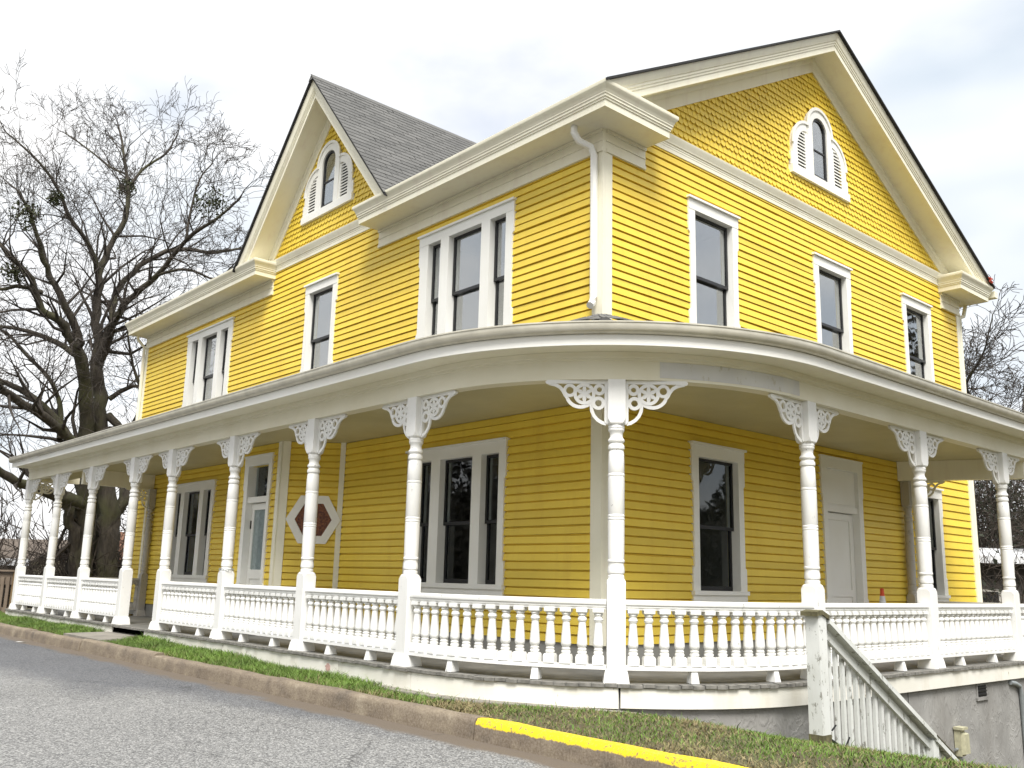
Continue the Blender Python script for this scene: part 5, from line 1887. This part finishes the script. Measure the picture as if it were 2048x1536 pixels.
LIMBS = [
    [(-23.0, 1.96, -0.52, 0.339), (-22.67, 1.65, 1.62, 0.309), (-22.44, 1.44, 3.09, 0.289), (-22.18, 1.27, 4.56, 0.269), (-21.81, 0.96, 5.89, 0.248), (-21.24, 0.5, 6.94, 0.175), (-20.91, -0.16, 7.75, 0.124), (-20.76, -0.86, 8.06, 0.103), (-20.48, -1.24, 8.79, 0.083), (-20.32, -1.8, 9.19, 0.064), (-20.22, -2.45, 9.66, 0.045)],
    [(-22.92, 2.67, -0.53, 0.445), (-22.61, 2.32, 1.65, 0.375), (-22.5, 2.13, 2.64, 0.334), (-22.33, 1.7, 4.62, 0.283), (-22.15, 1.43, 6.1, 0.263), (-22.15, 1.26, 7.11, 0.213), (-22.24, 1.13, 8.69, 0.133), (-22.25, 1.05, 9.85, 0.114), (-22.26, 1.3, 11.01, 0.094), (-22.05, 1.58, 11.81, 0.084), (-22.07, 1.55, 12.82, 0.064), (-22.19, 1.32, 14.1, 0.043), (-22.38, 1.13, 14.98, 0.024)],
    [(-22.25, 1.05, 9.85, 0.093), (-21.81, 0.55, 10.59, 0.071), (-21.56, -0.13, 11.18, 0.06), (-21.31, -0.72, 11.99, 0.044), (-21.23, -1.46, 12.67, 0.034), (-21.44, -2.19, 13.22, 0.021)],
    [(-22.17, 1.28, 7.01, 0.173), (-21.47, 1.31, 7.94, 0.131), (-20.78, 1.32, 8.43, 0.109), (-20.13, 1.35, 8.71, 0.093), (-18.93, 1.61, 9.22, 0.076), (-17.65, 1.87, 10.06, 0.056), (-16.55, 2.22, 10.44, 0.038), (-15.78, 2.5, 10.88, 0.023)],
    [(-22.14, 1.31, 7.01, 0.142), (-22.15, 1.5, 8.32, 0.113), (-22.38, 1.67, 9.37, 0.1), (-22.35, 2.27, 10.51, 0.086), (-22.26, 3.35, 11.33, 0.077), (-22.12, 4.54, 11.49, 0.056), (-21.88, 5.47, 11.85, 0.034)],
    [(-21.75, 0.9, 6.27, 0.149), (-21.35, 0.16, 8.1, 0.117), (-21.18, -0.61, 9.2, 0.087), (-20.83, -1.06, 9.91, 0.062), (-20.47, -1.51, 10.68, 0.042), (-20.42, -1.94, 11.23, 0.028)],
    [(-22.23, 1.37, 4.07, 0.24), (-21.62, 0.65, 4.63, 0.145), (-20.95, -0.64, 5.26, 0.12), (-20.39, -1.66, 5.59, 0.098), (-20.17, -2.48, 6.05, 0.07)],
    [(-21.68, 0.77, 4.5, 0.117), (-21.72, -0.0, 5.34, 0.106), (-21.99, -0.8, 5.94, 0.091), (-22.24, -1.46, 6.12, 0.076)],
    [(-22.54, 1.42, 2.79, 0.279), (-21.82, 0.3, 3.07, 0.172), (-21.04, -0.7, 3.17, 0.128), (-20.69, -1.32, 3.46, 0.107), (-20.17, -2.44, 3.96, 0.077)],
    [(-21.85, 0.39, 4.62, 0.087), (-21.94, 0.29, 5.6, 0.078), (-22.23, 0.02, 6.4, 0.059), (-22.75, -0.46, 7.01, 0.05), (-23.32, -1.06, 7.82, 0.035)],
    [(-22.15, 1.77, 5.53, 0.132), (-21.5, 2.18, 5.1, 0.101), (-20.67, 2.23, 5.93, 0.059), (-20.53, 1.79, 6.85, 0.039), (-20.3, 1.46, 7.76, 0.029)],
    [(-22.05, 1.72, 6.03, 0.081), (-21.82, 2.3, 6.5, 0.062), (-21.7, 2.77, 6.4, 0.041), (-21.53, 3.37, 7.06, 0.031)],
    [(-22.53, 2.47, 1.46, 0.263), (-22.44, 2.44, 2.36, 0.213), (-22.48, 2.61, 3.18, 0.175), (-22.56, 3.04, 3.95, 0.146), (-22.79, 3.73, 4.35, 0.096)],
    [(-22.07, 1.55, 12.82, 0.053), (-22.05, 1.93, 13.63, 0.043), (-21.85, 2.55, 14.35, 0.033), (-21.89, 2.87, 15.13, 0.022)],
    [(-22.05, 1.58, 11.81, 0.063), (-22.19, 1.6, 13.22, 0.043), (-22.85, 1.14, 13.75, 0.032), (-23.7, 0.38, 14.6, 0.026), (-24.18, 0.01, 15.0, 0.018)],
    [(-20.74, -0.84, 8.55, 0.066), (-20.72, -1.45, 8.6, 0.056), (-20.67, -1.94, 8.38, 0.046), (-20.56, -2.47, 8.51, 0.036)],
    [(-21.3, 0.41, 7.03, 0.088), (-22.06, -0.17, 7.56, 0.079), (-22.94, -0.8, 7.9, 0.06), (-23.85, -1.42, 8.05, 0.04)],
    [(-17.65, 1.87, 10.06, 0.042), (-17.63, 1.92, 10.96, 0.033), (-17.54, 2.04, 11.87, 0.025), (-17.41, 2.32, 12.43, 0.017)],
    [(-18.93, 1.61, 9.22, 0.048), (-17.86, 2.04, 9.27, 0.038), (-17.06, 2.6, 8.92, 0.028), (-16.52, 2.8, 9.23, 0.018)],
    [(-22.02, 0.66, 3.15, 0.126), (-22.3, 0.97, 2.66, 0.147), (-22.51, 1.31, 1.8, 0.168), (-22.74, 1.57, 0.64, 0.178), (-22.98, 1.82, -0.52, 0.199)],
    [(-23.6, 2.52, -0.56, 0.267), (-23.28, 2.19, 1.65, 0.257), (-23.08, 1.93, 3.16, 0.246), (-22.73, 1.63, 4.85, 0.184)]]
t1, n_t1 = bare_tree('bare_tree', (-22.8, 2.1, -0.5), LIMBS, 'big bare oak with spreading limbs behind the left end of the house', 11)


def leaf_clump(parent, c, rad, n_, mat, size, name):
    v = rng.normal(0, 1, (n_, 3))
    v /= np.linalg.norm(v, axis=1, keepdims=True)
    p = np.asarray(c) + v * (rad * rng.random((n_, 1)) ** 0.45)
    a = rng.normal(0, 1, (n_, 3))
    a /= np.linalg.norm(a, axis=1, keepdims=True)
    b = np.cross(a, rng.normal(0, 1, (n_, 3)))
    b /= np.linalg.norm(b, axis=1, keepdims=True)
    s = size * rng.uniform(0.6, 1.4, (n_, 1))
    V = np.stack([p - a * s, p + b * s * 0.5, p + a * s, p - b * s * 0.5], 1).reshape(-1, 3)
    F = np.arange(n_ * 4).reshape(-1, 4)
    return link(name, np_mesh(name, V, F, M[mat]), parent)


bv = np.array([-22.8, 2.1, -0.5])
for c, r_ in (((-16.9, 2.2, 11.0), 0.5), ((-20.5, -1.6, 10.6), 0.45), ((-22.1, 1.5, 12.9), 0.3), ((-21.3, -0.7, 11.6), 0.25), ((-20.4, -1.7, 8.9), 0.35)):
    leaf_clump(t1, np.array(c) - bv, r_, 330, 'mistletoe', 0.05, 'mistletoe_clump')['kind'] = 'stuff'


def auto_limbs(base, h, spread, seed, r0, n_l=7):
    rnd = random.Random(seed)
    b = Vector(base)
    top = b + Vector((rnd.uniform(-0.6, 0.6), rnd.uniform(-0.6, 0.6), h * 0.9))
    trunk = [(*b, r0)]
    for i in range(1, 7):
        q = b.lerp(top, i / 6) + Vector((rnd.gauss(0, 0.15), rnd.gauss(0, 0.15), 0))
        trunk.append((*q, r0 * (1 - 0.14 * i)))
    L = [trunk]
    for k in range(n_l):
        f = 0.25 + 0.6 * k / n_l
        s = b.lerp(top, f)
        a = k * 2.4 + rnd.uniform(-0.4, 0.4)
        ln = spread * (1.1 - 0.6 * f)
        r = r0 * (0.55 - 0.35 * f)
        l = [(*s, r)]
        for i in range(1, 5):
            u = i / 4
            l.append((s.x + math.cos(a) * ln * u + rnd.gauss(0, 0.15), s.y + math.sin(a) * ln * u + rnd.gauss(0, 0.15), s.z + ln * (0.5 * u + 0.35 * u * u) + rnd.gauss(0, 0.1), r * (1 - 0.8 * u)))
        L.append(l)
    return L


def zg(x, y):
    return float(ground_z(x, y))


bt = [((-9.0, 31.5), 14.0, 6.0, 0.30, 21, 'bare tree rising behind the right end of the house beside its gable'),
      ((-1.2, 31.0), 9.5, 5.0, 0.22, 22, 'bare tree with crooked top at the right picture edge above the porch roof'),
      ((-37.0, -2.0), 9.0, 4.5, 0.22, 23, 'bare tree far left beyond the beige neighbouring shed'),
      ((-33.0, 10.0), 9.0, 4.5, 0.2, 24, 'bare tree behind the brown roofed house seen past the oak trunk')]
for (x, y), h, sp, r0, sd_, lb in bt:
    z = zg(x, y) - 0.2
    bare_tree('bare_tree', (x, y, z), auto_limbs((x, y, z), h, sp, sd_, r0), lb, sd_, twig_depth=2, spacing=0.7, minr=0.011, lmul=1.2, group='bare background trees')

# brush and woods ---------------------------------------------------
def thicket(name, label, cx, cy, rx, ry, h, n_tw, n_lf, seed, lmat='leafdark', ls=0.09):
    r_ = np.random.default_rng(seed)
    x = cx + r_.uniform(-rx, rx, n_tw)
    y = cy + r_.uniform(-ry, ry, n_tw)
    z0 = ground_z(x, y)
    hh = h * r_.uniform(0.1, 1.0, n_tw)
    a = np.stack([x, y, z0 + hh * r_.uniform(0.0, 0.9, n_tw)], -1)
    d = np.stack([r_.normal(0, 0.6, n_tw), r_.normal(0, 0.6, n_tw), r_.uniform(-0.2, 1.4, n_tw)], -1)
    d /= np.linalg.norm(d, axis=1, keepdims=True)
    b = a + d * r_.uniform(0.4, 1.5, (n_tw, 1))
    rr = r_.uniform(0.006, 0.02, n_tw)
    o = tag(link(name, seg_mesh(name, a, b, rr, rr * 0.5, 3, M['twig_dark'])), label, 'brush', kind='stuff')
    if n_lf:
        x = cx + r_.uniform(-rx, rx, n_lf)
        y = cy + r_.uniform(-ry, ry, n_lf)
        p = np.stack([x, y, ground_z(x, y) + h * 0.92 * r_.random(n_lf) ** 1.2], -1)
        u = r_.normal(0, 1, (n_lf, 3))
        u /= np.linalg.norm(u, axis=1, keepdims=True)
        w_ = np.cross(u, r_.normal(0, 1, (n_lf, 3)))
        w_ /= np.linalg.norm(w_, axis=1, keepdims=True)
        s = ls * r_.uniform(0.5, 1.5, (n_lf, 1))
        V = np.stack([p - u * s, p + w_ * s * 0.6, p + u * s, p - w_ * s * 0.6], 1).reshape(-1, 3)
        link('dead_leaves', np_mesh('dead_leaves', V, np.arange(n_lf * 4).reshape(-1, 4), M[lmat]), o)
    return o


thicket('brush', 'dark tangled brush behind the right end of the porch', -4.5, 29.5, 6.5, 3.5, 8.0, 42000, 60000, 5, ls=0.05)
thicket('brush', 'thin leafless scrub in front of the white roofed building', -4.6, 22.6, 2.0, 1.0, 5.6, 1500, 300, 9)
thicket('brush', 'leafless brush and scrub behind the far left end of the porch', -30.0, -1.5, 4.5, 3.5, 3.4, 9000, 0, 6)
thicket('brush', 'tangled scrub around the foot of the big oak', -24.5, 3.5, 2.2, 2.2, 3.0, 3500, 900, 8, ls=0.04)


def ring_woods():
    r_ = np.random.default_rng(3)
    n_ = 240000
    a = r_.uniform(0, 2 * np.pi, n_)
    rad = 62 + r_.uniform(-6, 14, n_)
    ad = np.degrees(a)
    tall = np.where(((ad > 195) & (ad < 345)) | ((ad > 15) & (ad < 75)), 2.6, 1.0)  # unseen sectors raised to block low sky and darken porch and reflections
    tall = np.where((ad > 95) & (ad < 182), 0.42, tall)
    hh = tall * (5.5 + 2.2 * np.sin(a * 7) + 1.5 * np.sin(a * 17 + 1) + 1.0 * np.sin(a * 41))
    x, y = rad * np.cos(a) - 4, rad * np.sin(a)
    zb = np.minimum(ground_z(x, y), -0.2)
    p = np.stack([x, y, zb + hh * r_.random(n_) ** 1.15], -1)
    u = r_.normal(0, 1, (n_, 3))
    u /= np.linalg.norm(u, axis=1, keepdims=True)
    w_ = np.cross(u, r_.normal(0, 1, (n_, 3)))
    w_ /= np.linalg.norm(w_, axis=1, keepdims=True)
    s = r_.uniform(0.10, 0.30, (n_, 1)) * (1 + 0.5 * (tall > 2))[:, None]
    V = np.stack([p - u * s, p + w_ * s * 0.5, p + u * s, p - w_ * s * 0.5], 1).reshape(-1, 3)
    tag(link('far_woods', np_mesh('far_woods', V, np.arange(n_ * 4).reshape(-1, 4), M['woods'])), 'distant belt of brown winter woods, unseen sectors raised to block low sky', 'woods', kind='stuff')
    m_ = 16000
    a = r_.uniform(0, 2 * np.pi, m_)
    rad = 60 + r_.uniform(-6, 14, m_)
    x, y = rad * np.cos(a) - 4, rad * np.sin(a)
    hh = 7.5 + 2.2 * np.sin(a * 7) + 1.5 * np.sin(a * 17 + 1)
    zb = np.minimum(ground_z(x, y), -0.2)
    A = np.stack([x, y, zb + hh * r_.uniform(0, 0.8, m_)], -1)
    d = np.stack([r_.normal(0, 0.5, m_), r_.normal(0, 0.5, m_), r_.uniform(0.2, 1.2, m_)], -1)
    B = A + d * r_.uniform(0.8, 2.2, (m_, 1))
    rr = r_.uniform(0.015, 0.06, m_)
    tag(link('far_branches', seg_mesh('far_branches', A, B, rr, rr * 0.3, 3, M['twig'])), 'bare branches standing out of the distant woods', 'woods', kind='stuff')


ring_woods()
A_ = np.radians(np.arange(0, 361, 3.0))  # added hill ring, blocks low sky so that window reflections darken
hv_, hf_ = [], []
for r0_, k_ in ((78.0, 0.0), (92.0, 1.0), (130.0, 1.25), (420.0, 1.3)):
    for a in A_:
        ad = math.degrees(a) % 360
        h_ = 2.2 if 90 < ad < 185 else 11.0
        h_ *= 1 + 0.18 * math.sin(a * 5) + 0.1 * math.sin(a * 13)
        hv_.append((r0_ * math.cos(a) - 4, r0_ * math.sin(a), -4.5 + (h_ + 4.0) * k_))
n_a = len(A_)
for i in range(3):
    for j in range(n_a - 1):
        hf_.append((i * n_a + j, i * n_a + j + 1, (i + 1) * n_a + j + 1, (i + 1) * n_a + j))
tag(obj('sky_block_hills', MB().add(hv_, hf_), 'woods', smooth=60), kind='structure')

# ---- neighbours
def shed(name, label, x, y, rz, w_, d_, z0, zw, zr, over, wall, roof, fas):
    h = tag(empty(name, (x, y, z0), rz), label, 'building', None)
    wl = obj('wall', MB().box(-w_ / 2, w_ / 2, -d_ / 2, d_ / 2, -1.0, zw), wall, h)
    m = MB()
    for sg in (-1, 1):
        ye = sg * (d_ / 2 + over)
        pts_ = [(0, zr), (ye, zw - 0.05), (ye, zw - 0.15), (0, zr - 0.1)]
        m.add([(-w_ / 2 - over, y_, z_) for y_, z_ in pts_] + [(w_ / 2 + over, y_, z_) for y_, z_ in pts_],
              [(0, 1, 2, 3), (7, 6, 5, 4)] + [(i, i + 4, (i + 1) % 4 + 4, (i + 1) % 4) for i in range(4)])
    obj('roof', m, roof, h)
    obj('fascia', MB().box(-w_ / 2 - over, w_ / 2 + over, -d_ / 2 - over - 0.03, -d_ / 2 - over - 0.002, zw - 0.22, zw + 0.02), fas, h)
    for k in range(3):
        wx = -w_ / 2 + w_ * (k + 0.6) / 3.2
        wn = obj('window', MB().box(wx - 0.45, wx + 0.45, -d_ / 2 - 0.05, -d_ / 2 - 0.001, zw * 0.35, zw * 0.8), 'white_grey', h)
        obj('pane', MB().box(wx - 0.38, wx + 0.38, -d_ / 2 - 0.06, -d_ / 2 - 0.051, zw * 0.35 + 0.07, zw * 0.8 - 0.07), 'black', wn)
    for k in range(int(w_ / 0.6)):
        bx_ = -w_ / 2 + 0.3 + k * 0.6
        obj('wall_panel', MB().box(bx_ - 0.28, bx_ + 0.28, -d_ / 2 - 0.02, -d_ / 2 - 0.001, -0.8, zw - 0.25), wall, wl)
    return h


shed('neighbour_house', 'low beige building with white roof edge beyond the far left of the porch', -34.0, 1.2, R(48), 7.0, 6, -1.5, 2.70, 3.5, 0.5, 'tan', 'darkroof', 'whitemetal')
shed('neighbour_house', 'house with rusty brown roof seen between the oak trunk and the porch', -40.0, 11.0, R(48), 6.0, 7, -1.5, 2.7, 4.3, 0.5, 'tan', 'tanroof', 'tan')
shed('neighbour_house', 'white roofed low building half hidden in brush behind the right porch end', -6.9, 25.5, R(48.5), 8.0, 3, -3.2, 5.25, 5.6, 0.5, 'darkwall', 'whitemetal', 'whitemetal')

# wooden fence at the left edge
fence = tag(empty('wooden_fence', (-17.35, -1.42, -0.2)), 'brown wooden picket fence at the left picture edge beside the porch', 'fence')
obj('post', MB().box(-0.07, 0.07, -0.07, 0.07, -0.2, 1.02), 'wood', fence)
dv = Vector((-0.66, -0.75, 0))
ang = math.atan2(dv.y, dv.x)
for z0, z1, y in ((0.72, 0.98, -0.03), (0.05, 0.2, -0.02)):
    obj('rail', MB().box(0.08, 2.6, y, y + 0.045, z0, z1), 'wood_grey', fence, rz=ang)
obj('cap_rail', MB().box(0.0, 2.6, -0.09, 0.09, 1.021, 1.06), 'wood_grey', fence, rz=ang)
for k in range(19):
    obj('picket', MB().box(0.12 + k * 0.13, 0.12 + k * 0.13 + 0.075, 0.03, 0.055, 0.02, 0.90), 'wood_grey', fence, rz=ang)
